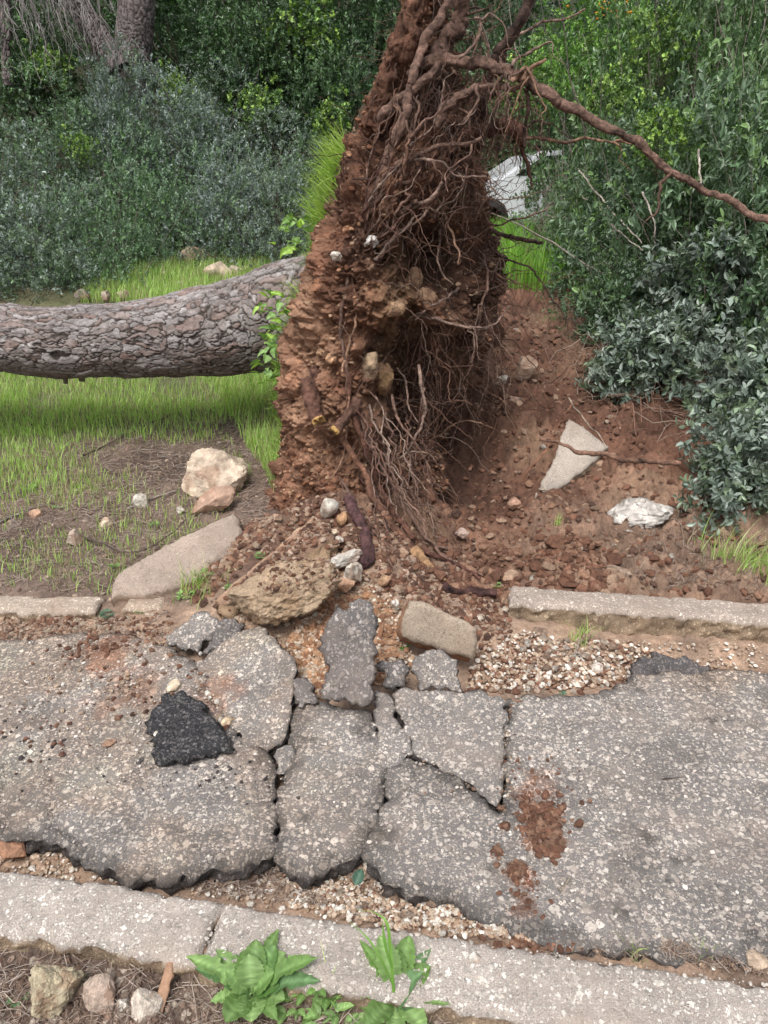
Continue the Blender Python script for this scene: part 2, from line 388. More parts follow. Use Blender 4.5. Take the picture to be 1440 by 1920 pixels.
# ================================================================== GROUND
def axis(lo, f0, f1, hi, fine, g=1.06):
    a = list(np.arange(f0, f1, fine)); s = fine; x = f1
    while x < hi: a.append(x); s *= g; x += min(s, .6)
    a.append(hi); s = fine; x = f0; b = []
    while x > lo: s *= g; x -= min(s, .6); b.append(x)
    return np.array(b[::-1]+a)
def soil_detail(x, y):
    p = np.stack([x, y, 0*x], 1); d = y-far_line(x)
    redz = ss(-.55, .1, x)*ss(-.1, .1, d)*(1-ss(7.5, 9, y))
    redz = np.maximum(redz, np.exp(-((x+.2)/.5)**2-((y-3.05)/.35)**2)*.9)
    pathz = (1-ss(-.2, 0, d))
    f1, f2, _ = worley(p + np.stack([fbm(p, 18, 2, 4), fbm(p, 18, 2, 5), 0*x], 1)*.015, 15, 3); c1 = np.sqrt(np.clip(1-f1*1.15, 0, 1))
    g1, g2, _ = worley(p, 38, 9); c2 = np.sqrt(np.clip(1-g1*1.1, 0, 1))
    k = np.maximum(ss(-.35, .25, fbm(p, 3.2, 3, 12)), np.exp(-((x+.2)/.6)**2-((y-3.0)/.45)**2))
    z = redz*(.040*c1*(.35+.65*k) + .022*c2 + .05*fbm(p, 3.5, 3, 6) + .036*fbm(p, 17, 5, 13, .68) - .02) + (1-redz)*(.012*fbm(p, 12, 4, 7) + .009*c2*k + .03*fbm(p, 1.8, 2, 8)*(1-pathz))
    return z, redz, c1, c2
def ground_h(x, y): return macro(x, y) + soil_detail(x, y)[0]
def Hg(x, y): return ground_h(arr(x), arr(y))
ax = axis(-16, -2.0, 2.3, 18, .0135); ay = axis(-1.5, .8, 5.2, 34, .0135, 1.02)
X, Y = np.meshgrid(ax, ay); x, y = X.ravel(), Y.ravel()
dz, redz, c1, c2 = soil_detail(x, y); z = macro(x, y) + dz
p = np.stack([x, y, 0*x], 1); nz = fbm(p, 2.2, 5, 30)[:, None]; nz2 = fbm(p, 9, 4, 31)[:, None]
grey = np.array([.185, .135, .108]); red = np.array([.205, .105, .070]); tan = np.array([.36, .225, .15]); dark = np.array([.055, .03, .022])
K = grey*(1+.35*nz) ; R_ = red*(1+.35*nz2) + (tan-red)*np.clip(nz*1.2+.15, 0, 1)
K = K*(1-redz[:, None]) + R_*redz[:, None]; tz = (ss(.55, 1.2, x+.25*fbm(p, 3, 3, 33))*ss(3.9, 3.3, y)*ss(0, .1, y-far_line(x)))[:, None]*.8; K = K*(1-tz)+np.array([.29, .20, .145])*(1+.35*nz2)*tz
dark_tone = np.exp(-((x-.45)/.45)**2-((y-4.2)/.6)**2) + .9*ss(.8, 1.5, x)*ss(4.0, 4.7, y)       # darker earth in the hollow and up the right bank
K = K*(1-.72*np.clip(dark_tone, 0, 1)[:, None]) + dark*.72*np.clip(dark_tone, 0, 1)[:, None]
dd = y-far_line(x); pz = ((1-ss(-.2, 0, dd))*ss(-.16, -.12, y-near_line(x)))[:, None]
K = K*(1-pz) + (np.array([.36, .24, .165])*(1+.4*nz2) + .06*c2[:, None])*pz
gr = (ss(4.5, 5.5, y+.6*x*(x < 0)*-0.4)*(1-ss(-.2, .2, x)))[:, None]
K = K*(1-.45*gr) + np.array([.10, .16, .04])*.45*gr
wd = ss(8.0, 9.5, y)[:, None]; K = K*(1-wd) + np.array([.035, .035, .02])*wd
nx, ny = len(ax), len(ay); idx = np.arange(nx*ny).reshape(ny, nx)
q = np.stack([idx[:-1, :-1], idx[:-1, 1:], idx[1:, 1:], idx[1:, :-1]], -1).reshape(-1, 4)
g = mesh('ground', np.stack([x, y, z], 1), q, mat=M['soil'], col=K); tag(g, kind='structure')

# ================================================================== PATH (broken asphalt)
def asph(x, y): return .0 + lift(x, y)*1.05 + .006*fbm(np.stack([x, y, 0*x], 1), 2.5, 2, 77)
def asph0(x, y): return asph(x, y)
def on_asph(pts, dz=0): return [T(a, b, lambda x, y: asph(x, y)+dz) for a, b in pts]
PIECES = []
SPILL = [(*G(a, b)[:2], s_, m_) for a, b, s_, m_ in ((1012, 1545, .075, .75), (968, 1640, .04, .85), (1005, 1470, .07, .45), (200, 1228, .13, .55), (400, 1310, .10, .45), (985, 1700, .04, .5), (235, 1300, .14, .3))]
def dust(V):
    n_ = fbm(V*np.array([1, 1, 0]), 3.5, 5, 41, .6); g = (ss(-.1, .5, n_)*.45*ss(.3, -.6, V[:, 0])+ss(2.0, 2.55, V[:, 1]+.15*n_)*.75)[:, None]; g = np.clip(g, 0, .6)
    t = (.97+.10*fbm(V*np.array([1, 1, 0]), 7, 4, 43))[:, None]; bl = ss(.42, .6, fbm(V*np.array([1, 1, 0]), 6, 3, 47))[:, None]
    r_ = np.ones((len(V), 3))
    for (a, b_, sx, am) in SPILL:
        d_ = np.linalg.norm((V-np.array([a, b_, 0]))[:, :2], axis=1)/sx+.5*fbm(V, 22, 4, 51, .65); m_ = (am*ss(1.15, .35, d_))[:, None]; r_ = r_*(1-m_+m_*np.array([1.0, .52, .34]))
    return (1-g+g*np.array([1.02, .86, .72]))*t*(1-.16*bl)*r_
def piece(name, pts, label, dz=0, seed=1, thick=.08, **k):
    P3 = on_asph(pts, dz); PIECES.append([tuple(v[:2]) for v in P3])
    tilt = k.pop('tilt', (0, 0)); c = np.mean(P3, 0)
    hf = lambda x, y: asph(x, y)+dz+tilt[0]*(x-c[0])+tilt[1]*(y-c[1])
    o = slab(name, P3, thick, k.pop('mat', 'asphalt'), hfun=hf, seed=seed, side=(.30, .29, .30), stain=dust, rnd=k.pop('rnd', .006), jit=k.pop('jit', .013), amp=k.pop('amp', .005), grow=k.pop('grow', .014), **k)
    if label == 'path': tag(o, kind='structure')
    else: tag(o, label, 'asphalt slab', k.get('group'))
    return o
ED = (.035, .55)
crA = [(on_asph([(85, 1430), (98, 1490), (100, 1540), (150, 1585), (200, 1640)]), .006, .02), (on_asph([(8, 1430), (5, 1500), (-20, 1560)]), .006, .02)]
piece('path', [(-1500, 1235), (-100, 1195), (60, 1200), (150, 1188), (250, 1195), (318, 1218), (365, 1245), (395, 1300), (430, 1350), (455, 1392), (500, 1408), (512, 1440), (510, 1490), (508, 1550), (520, 1585), (500, 1605), (440, 1622), (400, 1628), (330, 1640), (240, 1636), (180, 1605), (100, 1575), (0, 1560), (-420, 1530), (-1500, 1400)],
      'path', seed=3, cracks=crA, edge_dark=ED)
crH = [(on_asph([(1180, 1400), (1195, 1450), (1210, 1470)]), .012, .004)]
piece('path', [(727, 1438), (772, 1424), (850, 1462), (890, 1490), (938, 1530), (955, 1500), (950, 1420), (955, 1312), (990, 1303), (1050, 1310), (1110, 1304), (1160, 1290), (1190, 1268), (1250, 1262), (1340, 1258), (1440, 1262), (3000, 1330), (3000, 1995), (1440, 1795), (1330, 1790), (1250, 1795), (1150, 1772), (1050, 1765), (1000, 1752), (920, 1722), (870, 1690), (830, 1668), (780, 1672), (720, 1648), (682, 1605), (700, 1560), (728, 1500)],
      'path', seed=5, cracks=crH, edge_dark=ED)
piece('asphalt_slab', [(372, 1238), (400, 1215), (430, 1200), (462, 1185), (482, 1180), (512, 1215), (545, 1240), (550, 1262), (538, 1330), (528, 1380), (500, 1393), (458, 1380), (425, 1335), (392, 1290)],
      'broad cracked asphalt slab beside the black chunk, heaved up below the earthy kerb footing', dz=.022, seed=7, tilt=(.12, .06))
piece('asphalt_slab', [(566, 1322), (605, 1322), (688, 1340), (702, 1356), (712, 1420), (720, 1490), (695, 1540), (676, 1585), (670, 1602), (640, 1618), (590, 1632), (545, 1632), (518, 1612), (531, 1570), (530, 1480), (546, 1410), (552, 1350)],
      'long central asphalt slab between two open cracks, reaching the gravel at the near kerb', dz=.004, seed=9, edge_dark=ED)
piece('asphalt_slab', [(708, 1296), (722, 1300), (740, 1345), (762, 1382), (768, 1405), (742, 1424), (722, 1428), (714, 1370)],
      'small wedge of asphalt between two joining cracks in the middle of the path', dz=.006, seed=11, tilt=(-.1, .0))
piece('asphalt_slab', [(738, 1302), (760, 1296), (800, 1300), (850, 1300), (900, 1300), (938, 1318), (940, 1400), (930, 1500), (905, 1478), (860, 1446), (790, 1408), (764, 1362)],
      'triangular asphalt slab in front of the fallen concrete block, pointing down at the red soil heap', dz=.012, seed=13, tilt=(.04, .05))
for pts, lab, an, sd_ in [
    ([(608, 1172), (625, 1152), (655, 1140), (672, 1120), (690, 1132), (702, 1165), (702, 1225), (698, 1290), (692, 1330), (650, 1318), (604, 1308), (612, 1250), (608, 1200)], 'narrow dark asphalt slab standing steeply on end at the centre of the heave', [(610, 1318, .075), (695, 1325, .075), (670, 1120, .37)], 15),
    ([(772, 1248), (800, 1220), (858, 1232), (868, 1296), (830, 1296), (792, 1290)], 'small asphalt slab leaning against the foot of the fallen concrete block', [(792, 1292, .05), (868, 1298, .04), (800, 1218, .16)], 17),
    ([(312, 1192), (345, 1165), (378, 1146), (405, 1160), (410, 1182), (380, 1205), (345, 1220), (325, 1208)], 'tilted grey asphalt piece next to the weeds, left of the kerb footing', [(312, 1195, .05), (400, 1195, .07), (378, 1146, .13)], 19),
    ([(412, 1168), (440, 1152), (462, 1172), (452, 1190), (410, 1212), (385, 1218)], 'small dark asphalt fragment wedged under the earthy kerb footing', [(385, 1218, .05), (455, 1190, .06), (440, 1152, .11)], 21),
    ([(556, 1272), (578, 1268), (592, 1290), (590, 1312), (560, 1322), (546, 1300)], 'fist sized asphalt crumb lying in the widest crack', [(546, 1310, .05), (590, 1312, .05), (570, 1268, .075)], 23),
    ([(520, 1402), (545, 1396), (552, 1420), (546, 1440), (520, 1440)], 'loose asphalt crumb between the left path and the central slab', [(520, 1440, .01), (546, 1440, .01), (535, 1396, .02)], 25),
    ([(712, 1250), (738, 1238), (762, 1255), (755, 1285), (725, 1290)], 'black asphalt lump in the hollow beside the clover', [(712, 1285, .05), (760, 1285, .05), (738, 1238, .12)], 27)]:
    A3 = [G(a, b, c) for a, b, c in an]; pl = plane3(*A3)
    o = slab('asphalt_slab', [on_plane(a, b, pl) for a, b in pts], .045, 'asphalt', n=pl[1], seed=sd_, side=(.28, .27, .28), rnd=.010, jit=.014, amp=.007, step=.010, grow=.005, top=(.62, .62, .64) if sd_ in (15, 21, 23, 27) else (.9, .9, .9), down=-pl[1]*.7+np.array([0, 0, -.3]))
    tag(o, lab, 'asphalt slab')
pl = plane3(G(280, 1400, .045), G(430, 1400, .05), G(340, 1290, .075))
o = slab('asphalt_chunk', [on_plane(a, b, pl) for a, b in [(272, 1350), (290, 1318), (310, 1296), (345, 1290), (372, 1305), (400, 1335), (432, 1368), (425, 1395), (380, 1412), (340, 1425), (300, 1425), (285, 1400)]], .045, 'bitumen', n=pl[1], seed=31, side=(1.6, 1.3, 1.1), top=(1, 1, 1), rnd=.02, jit=.014, amp=.009, step=.009)
tag(o, 'black freshly broken asphalt chunk lying face up on the grey path', 'asphalt chunk')
# dark crumbly edge by the far kerb
pl = plane3(G(1180, 1290, .0), G(1330, 1280, .0), G(1250, 1222, .02))
o = slab('asphalt_slab', [on_plane(a, b, pl) for a, b in [(1180, 1255), (1195, 1230), (1240, 1222), (1300, 1230), (1330, 1248), (1318, 1262), (1250, 1262), (1200, 1282), (1182, 1280)]], .04, 'asphalt', n=pl[1], seed=33, side=(.3, .3, .3), top=(.42, .42, .45), rnd=.02, jit=.02, amp=.013, step=.01)
tag(o, 'dark crumbling asphalt patch in front of the right hand far kerb', 'asphalt slab')

# ================================================================== KERBS
def moss(V):      # green-brown growth low on the kerb's face
    g = ss(-.01, -.07, V[:, 2]+.02*fbm(V, 14, 3, 5))[:, None]; return 1-g*np.array([.35, .3, .5])
def kerb(name, a, b, width, z, hgt, label, seed, dirv=None, **k):
    a, b = np.array(a), np.array(b); d = b-a; L = np.linalg.norm(d); d /= L; nrm = np.array([d[1], -d[0]])
    n_ = max(2, int(L/.25)); out = [a+d*L*i/n_ for i in range(n_+1)] + [b+nrm*width-d*L*i/n_ for i in range(n_+1)]
    o = slab(name, [np.array([v[0], v[1], z]) for v in out], hgt, 'kerb', hfun=lambda x, y: z+0*x, seed=seed, step=.013, jit=k.get('jit', .006), jsc=16, amp=.0035, rnd=k.get('rnd', .02), side=(.62, .52, .40), top=k.get('top', (1, 1, 1)))
    return tag(o, label, 'kerb')
kerb('kerb_stone', (-2.6, near_line(-2.6)), (-.40, near_line(-.40)), .165, .005, .15, 'near concrete kerb stone left of the joint, above the loose stones', 41)
kerb('kerb_stone', (-.3975, near_line(-.3975)-.002), (2.8, near_line(2.8)-.004), .17, .002, .15, 'long near concrete kerb stone right of the joint, behind the leafy weeds', 42)
kerb('kerb_stone', (.535, 2.80), (3.6, 2.80-.147*3.065), .155, .075, .16, 'pale far kerb stone on the right, behind the white gravel', 43, rnd=.018, top=(.84, .79, .75))
kerb('kerb_stone', (-3.6, 2.84), (-1.20, 2.805), .13, .02, .10, 'half buried far kerb stone on the left edge of the path', 44, top=(1, .93, .85))
kerb('kerb_stone', (-1.10, 2.80), (-.93, 2.80), .10, .02, .08, 'short buried kerb stub beside the blue green weed', 45, top=(.9, .8, .7))
def seg_d(V, a, b):
    ab = b-a; t = np.clip(((V-a)@ab)/(ab@ab), 0, 1); return np.linalg.norm(V-a-t[:, None]*ab, axis=1)
def lean(name, pts, an, thick, mat, label, cat, seed, down=None, **k):
    pl = plane3(*[G(*a) if a[0] > 30 else np.array(a) for a in an])
    o = slab(name, [on_plane(a, b, pl) for a, b in pts], thick, mat, n=pl[1], seed=seed, down=down, **k)
    return tag(o, label, cat)
lean('kerb_stone', [(208, 1092), (225, 1068), (262, 1046), (330, 1010), (395, 978), (440, 957), (449, 968), (456, 1000), (430, 1030), (395, 1052), (370, 1078), (320, 1098), (262, 1108), (210, 1112)],
     [(210, 1105, .06), (400, 1060, .085), (440, 957, .17)], .09, 'concrete', 'long smooth kerb stone thrown onto the soil left of the leaning kerb', 'kerb', 51, rnd=.018, jit=.005, amp=.003, side=(.72, .62, .55), top=(.93, .86, .83), down=(0, 0, -1))
lean('kerb_stone', [(397, 1124), (448, 1080), (520, 1020), (586, 963), (612, 975), (625, 1000), (600, 1022), (520, 1060), (450, 1110), (425, 1132)],
     [(397, 1124, .10), (425, 1132, .10), (600, 968, .33)], .12, 'concrete', 'earth stained kerb stone leaning up against the foot of the root plate', 'kerb', 52, rnd=.014, jit=.006, amp=.006, side=(.75, .6, .45), top=(.62, .46, .37), down=(.25, -.25, -.93),
     stain=lambda V: 1+.85*np.exp(-(seg_d(V, G(397, 1122, .10), G(590, 962, .33))/.03)**2)[:, None]*(1+.5*fbm(V, 30, 3, 9)[:, None]))
_k2 = [o_ for o_ in C.objects if o_.name.startswith('kerb_stone')][-1]; _v = np.array([v.co[:] for v in _k2.data.vertices if v.normal.z > .5]); kerb2_pts = _v[np.random.default_rng(5).integers(0, len(_v), 800)]; kerb2_pts = kerb2_pts[seg_d(kerb2_pts, G(397, 1122, .10), G(590, 962, .33)) > .035]
lean('concrete_block', [(766, 1124), (800, 1130), (842, 1152), (893, 1178), (897, 1205), (888, 1240), (860, 1232), (800, 1212), (753, 1196), (757, 1160)],
     [(753, 1196, .12), (890, 1238, .05), (766, 1124, .27)], .13, 'concrete', 'squared concrete block tipped on its side above the clover', 'concrete block', 53, rnd=.007, jit=.004, amp=.002, side=(.75, .5, .36), top=(.98, .92, .84), down=(-.15, .75, -.62))
lean('concrete_fragment', [(1068, 784), (1105, 808), (1142, 836), (1128, 850), (1118, 862), (1098, 880), (1072, 900), (1040, 920), (1002, 934), (1018, 900), (1040, 860), (1052, 820)],
     [tuple(T(1002, 934)+[0, -.03, .02]), tuple(T(1118, 872)+[0, -.03, .03]), tuple(P(1068, 784, T(1068, 830)[1]-.10))], .09, 'concrete', 'triangular pale concrete fragment standing in the red soil under the stick', 'concrete fragment', 54, rnd=.008, jit=.005, amp=.003, side=(.8, .72, .62), top=(1.12, 1.08, 1.06), down=(.3, .6, -.7))

# ================================================================== BIG STONES
def at(px, py, dz=0.0):
    q_ = T(px, py, lambda x, y: macro(x, y)+dz); return q_
def pxm(px, py, w, Y=None):   # pixel width -> metres at that ground spot
    q_ = at(px, py); return w*np.linalg.norm(q_-np.array([0, 0, CAM_H]))/F_PX/1.08
L_ = (.62, .50, .39); Wt = (.60, .55, .48); Br = (.38, .25, .17)
def stone(px, py, w, h, col, label, seed, name='stone', cat='stone', group=None, e=None, sink=.25, dep=.8, **k):
    sx = pxm(px, py, w)/2*1.12; sz = pxm(px, py, h)/2*1.12; b = at(px, py+h*.5)
    r_ = random.Random(seed)
    return rock(name, (b[0], b[1]+sx*dep*.5, b[2]+sz*(1-sink)), (sx, sx*dep, sz), col, label, cat, seed, e=e or (r_.uniform(-.2, .2), r_.uniform(-.2, .2), r_.uniform(-.6, .6)), group=group, **k)
stone(398, 888, 112, 92, (.56, .45, .35), 'large cream limestone boulder on the soil left of the roots', 61, 'boulder', 'boulder', sub=5, e=(0, -.15, .2), facets=10, cut=.55, rough=.05)
stone(398, 940, 88, 50, (.42, .28, .21), 'flat brown stone wedged below the cream boulder', 62, e=(.1, -.5, .3), cut=.5, dep=.5)
stone(262, 940, 38, 32, Wt, 'white and brown speckled stone left of the flat brown stone', 63)
stone(198, 981, 28, 24, L_, 'round tan stone on the left soil, above the pointed stone', 64)
stone(138, 1008, 28, 32, (.5, .4, .33), 'pointed brown stone standing on the left soil', 65, cut=.5)
stone(68, 968, 30, 22, (.5, .32, .22), 'orange brown stone near the left edge of the soil', 66)
stone(338, 957, 20, 14, Wt, 'small white stone in front of the flat brown stone', 67)
stone(455, 895, 26, 26, (.6, .55, .5), 'small pale stone against the right side of the cream boulder', 68)
stone(22, 1600, 56, 42, (.40, .22, .14), 'reddish brown stone on the near kerb at the left edge of the path', 69, cut=.5, sink=0)
stone(98, 1862, 88, 76, (.50, .43, .30), 'mossy rounded rock, the largest in front of the near kerb', 70, 'rock', 'rock', rough=.1, sub=5)
stone(190, 1862, 60, 60, (.55, .43, .35), 'pinkish rock between the mossy rock and the wood splinter', 71, 'rock', 'rock', rough=.09)
stone(272, 1888, 52, 56, (.62, .54, .46), 'pale angular rock beside the wood splinter', 72, 'rock', 'rock')
stone(232, 1888, 24, 28, Wt, 'small whitish stone between two rocks near the wood splinter', 73)
stone(1420, 1810, 40, 34, (.52, .40, .30), 'round tan stone in the gutter at the right end of the near kerb', 74)
stone(958, 1058, 28, 28, (.50, .32, .24), 'round pinkish stone on the red soil behind the far kerb', 75)
stone(985, 690, 44, 52, (.45, .33, .25), 'tan boulder half up the red bank', 76, 'boulder', 'boulder')
stone(963, 752, 34, 30, (.46, .32, .25), 'brown stone below the boulder on the bank', 77)
stone(945, 710, 26, 20, Wt, 'pale stone left of the boulder on the bank', 78)
stone(965, 942, 26, 26, (.48, .30, .22), 'orange stone beside the tip of the triangular concrete', 79)
stone(1330-465, 1000, 30, 22, (.4, .3, .25), 'grey brown stone on the soil right of the roots', 80)
stone(1155, 1078, 62, 34, (.42, .31, .23), 'flat crusted earth and stone lump behind the far kerb', 81, mat='clay', rough=.09)
stone(1068, 1007, 26, 18, (.55, .38, .28), 'light orange stone left of the white rubble', 82)
stone(1157, 1020, 22, 20, (.5, .33, .22), 'orange stone below the white rubble', 83)
stone(1118, 1252, 26, 26, (.78, .70, .62), 'white wedge shaped stone standing among the gravel', 84, cut=.5)
# the white rubble: ragged top, flat broken face
v, f = rock_v((pxm(1200, 970, 124)/2, .09, .06), 91, 5, 8, .1, .6)
v[:, 2] = np.where(v[:, 2] < -.03, -.03, v[:, 2]); v += (np.maximum(v[:, 2:3], 0)*6)*np.stack([fbm(v, 25, 3, 3), fbm(v, 25, 3, 4), fbm(v, 30, 4, 5)], 1)*.06
b = at(1205, 985); o = mesh('concrete_rubble', v, tris=f, mat=M['stone'], col=np.array([.54, .50, .46])*(1+.45*fbm(v, 24, 5, 6, .7))[:, None])
o.location = (b[0], b[1]+.06, b[2]+.04); o.rotation_euler = (.25, -.08, .15); tag(o, 'ragged white lump of concrete rubble on the red soil near the shrub', 'rubble')
# the kerb's earthy footing, a long lump
A, B = G(435, 1150, .12), G(625, 1085, .30); c = (A+B)/2; dv = B-A; Ln = np.linalg.norm(dv)
v, f = rock_v((Ln*.56, .13, .112), 95, 6, 12, .06, .6)
v = v + (v/np.linalg.norm(v, axis=1, keepdims=True))*(.010*fbm(v, 40, 4, 8) - .012*np.clip(worley(v, 30, 4)[0], 0, 1))[:, None]
K = np.array([.46, .315, .20])*(1+.25*fbm(v, 12, 4, 5))[:, None]; tw = ss(.0, .4, fbm(v, 6, 3, 15)+.2*v[:, 0]/Ln)[:, None]; K = K*(1-tw*.5)+np.array([.60, .47, .34])*tw*.5
o = mesh('kerb_footing', v, tris=f, mat=M['clay'], col=K); o.location = (c[0], c[1]+.05, c[2]-.005)
o.rotation_euler = Vector(dv).to_track_quat('X', 'Z').to_euler(); tag(o, 'tan rough concrete footing torn up with the kerb, dark hole under it', 'kerb footing')
vw = v@np.array(o.rotation_euler.to_matrix()).T+np.array(o.location); sel_ = vw[(vw[:, 2] > c[2]+.04)]; foot_pts = sel_[rng.integers(0, len(sel_), 420)]
def onobj(px, py, Y, w, h, col, label, seed, **k):
    q_ = T(px, py+h*.25, lambda x, y: macro(x, y)+.03); Y = q_[1]; q_[2] += h*.0008; s_ = Y*1.05/F_PX/2*1.1
    return rock(k.pop('name', 'stone'), tuple(q_), (w*s_, min(w, h)*s_*.8, h*s_), col, label, k.pop('cat', 'stone'), seed, e=k.pop('e', (.2, .2*seed % 1, .4)), **k)
onobj(616, 952, 3.05, 34, 44, (.62, .58, .51), 'upright white stone at the very foot of the root plate', 101, e=(0, .4, 0))
onobj(640, 975, 3.02, 22, 30, (.60, .36, .20), 'orange stone just right of the upright white stone', 102)
onobj(620, 1003, 2.98, 26, 28, (.72, .57, .42), 'cream stone stacked above the footing', 103)
onobj(638, 1012, 2.98, 20, 14, Wt, 'small white stone in the stack above the footing', 104)
onobj(648, 1050, 2.93, 84, 34, (.64, .60, .54), 'long ragged white stone on top of the heave', 105, e=(0, -.25, .2), rough=.12)
onobj(663, 1078, 2.90, 46, 60, (.58, .53, .46), 'crumbly white stone under the long white one', 106, rough=.14)
onobj(645, 1098, 2.80, 52, 34, (.52, .33, .22), 'rounded brown stone behind the upended asphalt slab', 107)
onobj(545, 1052, 2.90, 46, 18, (.66, .50, .36), 'narrow tan stone lying on the kerb footing', 108, e=(0, -.6, .3))
onobj(740, 1132, 2.72, 20, 20, (.75, .70, .64), 'white chip beside the concrete block', 109)
onobj(722, 1090, 2.75, 30, 22, (.50, .32, .2), 'small brown clod stone behind the upended slab', 110)
# stones lying on the path
for i, (a, b_, w, h, cl, lb) in enumerate([(326, 1278, 26, 34, (.75, .62, .46), 'flat cream chip above the black asphalt chunk'), (302, 1392, 26, 18, (.8, .72, .62), 'cream chip lying on the black asphalt chunk'),
    (428, 1345, 22, 34, (.72, .55, .38), 'tan stone at the right side of the black chunk'), (204, 1388, 30, 20, (.4, .25, .17), 'brown stone on the path left of the black chunk'),
    (440, 1312, 26, 22, (.55, .36, .24), 'orange clod stone between the slab and the black chunk'), (890, 1790, 28, 22, (.74, .68, .60), 'white stone on the near kerb above the right weeds'),
    (1235, 1838, 20, 26, (.74, .68, .60), 'white pebble set on the right part of the near kerb'), (968, 1370-60, 24, 14, (.3, .2, .15), 'dark clod at the head of the right crack'),
    (262, 1424, 18, 12, (.10, .095, .095), 'small black asphalt crumb beside the chunk'), (1080, 1240+40, 22, 14, (.7, .6, .5), 'cream stone at the top edge of the right path')]):
    z0 = asph if b_ < 1700 else (lambda x, y: 0*x); q_ = T(a, b_+h*.4, z0); s_ = np.linalg.norm(q_-[0, 0, CAM_H])/F_PX/2
    ex = .045 if 'on the black' in lb else 0
    rock('stone', (q_[0], q_[1], q_[2]+h*s_*.35+ex), (w*s_, h*s_*.9, h*s_*.55), cl, lb, 'stone', 120+i, sub=3, e=(.1, .1, i*1.3))

# ================================================================== THE FALLEN TREE
tree = empty('fallen_pine', (-.1, 4.3, 0), 'uprooted pine with its root plate standing on edge and its trunk lying to the left', 'fallen tree')
def part(o):
    o.parent = tree; o.matrix_parent_inverse = tree.matrix_world.inverted() if False else o.matrix_parent_inverse
    o.location = tuple(np.array(o.location)-np.array([-.1, 4.3, 0])); return o
# --- root plate
rows = [(-140, 785, 800), (-60, 782, 815), (0, 772, 825), (60, 752, 832), (120, 722, 838), (200, 676, 852), (300, 638, 885), (400, 606, 905), (480, 590, 930), (560, 566, 958), (640, 549, 930), (700, 543, 915), (780, 540, 905), (860, 530, 885), (930, 518, 850), (1000, 506, 812), (1060, 500, 790), (1120, 500, 770)]
zr = np.array([P(720, r_[0], 3.9)[2] for r_ in rows]); xl = np.array([P(r_[1], r_[0], 3.95)[0] for r_ in rows]); xr = np.array([P(r_[2], r_[0], 4.25)[0] for r_ in rows])
o_ = np.argsort(zr); zr, xl, xr = zr[o_], xl[o_], xr[o_]
nzr, nc = 620, 800; zz = np.linspace(-.15, zr[-1], nzr); a_ = np.interp(zz, zr, xl); w_ = np.interp(zz, zr, xr)-a_
ctl = np.array([(0, 4.15), (0, 3.85), (.10, 3.64), (.32, 3.55), (.55, 3.60), (.76, 3.80), (.93, 4.1), (1.0, 4.45), (.9, 5.0), (.5, 5.4), (.15, 5.35), (.0, 4.9), (-.0, 4.5)])
cl = crom(np.vstack([ctl[-2:], ctl, ctl[:3]]), 4000); dens = np.where(cl[:, 1] < 4.5, 1.0, .28); sl = np.r_[0, np.cumsum(np.linalg.norm(np.diff(cl, axis=0), axis=1)*dens[1:])]
i0, i1 = int(4000*2/(len(ctl)+4)), int(4000*(2+len(ctl))/(len(ctl)+4)); u = np.linspace(sl[i0], sl[i1], nc, endpoint=False)
cu, cy = np.interp(u, sl, cl[:, 0]), np.interp(u, sl, cl[:, 1])
ZZ = np.repeat(zz, nc); XX = np.repeat(a_, nc) + np.tile(cu, nzr)*np.repeat(w_, nc)
yc = 4.2; top = ss(1.45, 2.2, ZZ); YY = np.tile(cy, nzr); YY = yc+(YY-yc)*(1-.55*top) - .26*np.clip(1-ZZ/.55, 0, 1)**1.5*(np.tile(cy, nzr) < 4.3)*ss(4.3, 3.9, np.tile(cy, nzr))
Vb = np.stack([XX, YY, ZZ], 1); Gd = Vb.reshape(nzr, nc, 3)
tu = np.roll(Gd, -1, 1)-np.roll(Gd, 1, 1); tz = np.gradient(Gd, axis=0); Nn = np.cross(tu, tz); Nn /= np.linalg.norm(Nn, axis=2, keepdims=True)+1e-9; Nn = Nn.reshape(-1, 3)
if (Nn[np.argmin(YY)][1] > 0): Nn = -Nn
wp = Vb + np.stack([fbm(Vb, 10, 3, 201+i) for i in range(3)], 1)*.03
f1, f2, i1_ = worley(wp, 11, 210); g1, g2, i2_ = worley(wp, 27, 220); h1, h2, i3_ = worley(wp*np.array([1, 1, 1]), 60, 230)
leftf = ss(.06, .0, (XX-np.repeat(a_, nc))/np.repeat(w_, nc))*ss(3.7, 3.95, YY)            # the old ground surface
rg = lambda sc_, s_: 1-2*np.abs(fbm(wp, sc_, 3, s_, .6))
dsp = .07*fbm(Vb, 3.2, 3, 240) + .040*fbm(wp, 9, 5, 241, .62) - .014*np.clip(rg(7, 245), -1, 1) + .016*np.sqrt(np.clip(1-f1, 0, 1)) + .022*np.sqrt(np.clip(1-g1, 0, 1)) + .012*fbm(Vb, 42, 4, 243, .7) + .011*np.sqrt(np.clip(1-h1, 0, 1)) - .02
dsp = dsp*(1-.75*leftf)
cav = np.zeros(len(Vb))
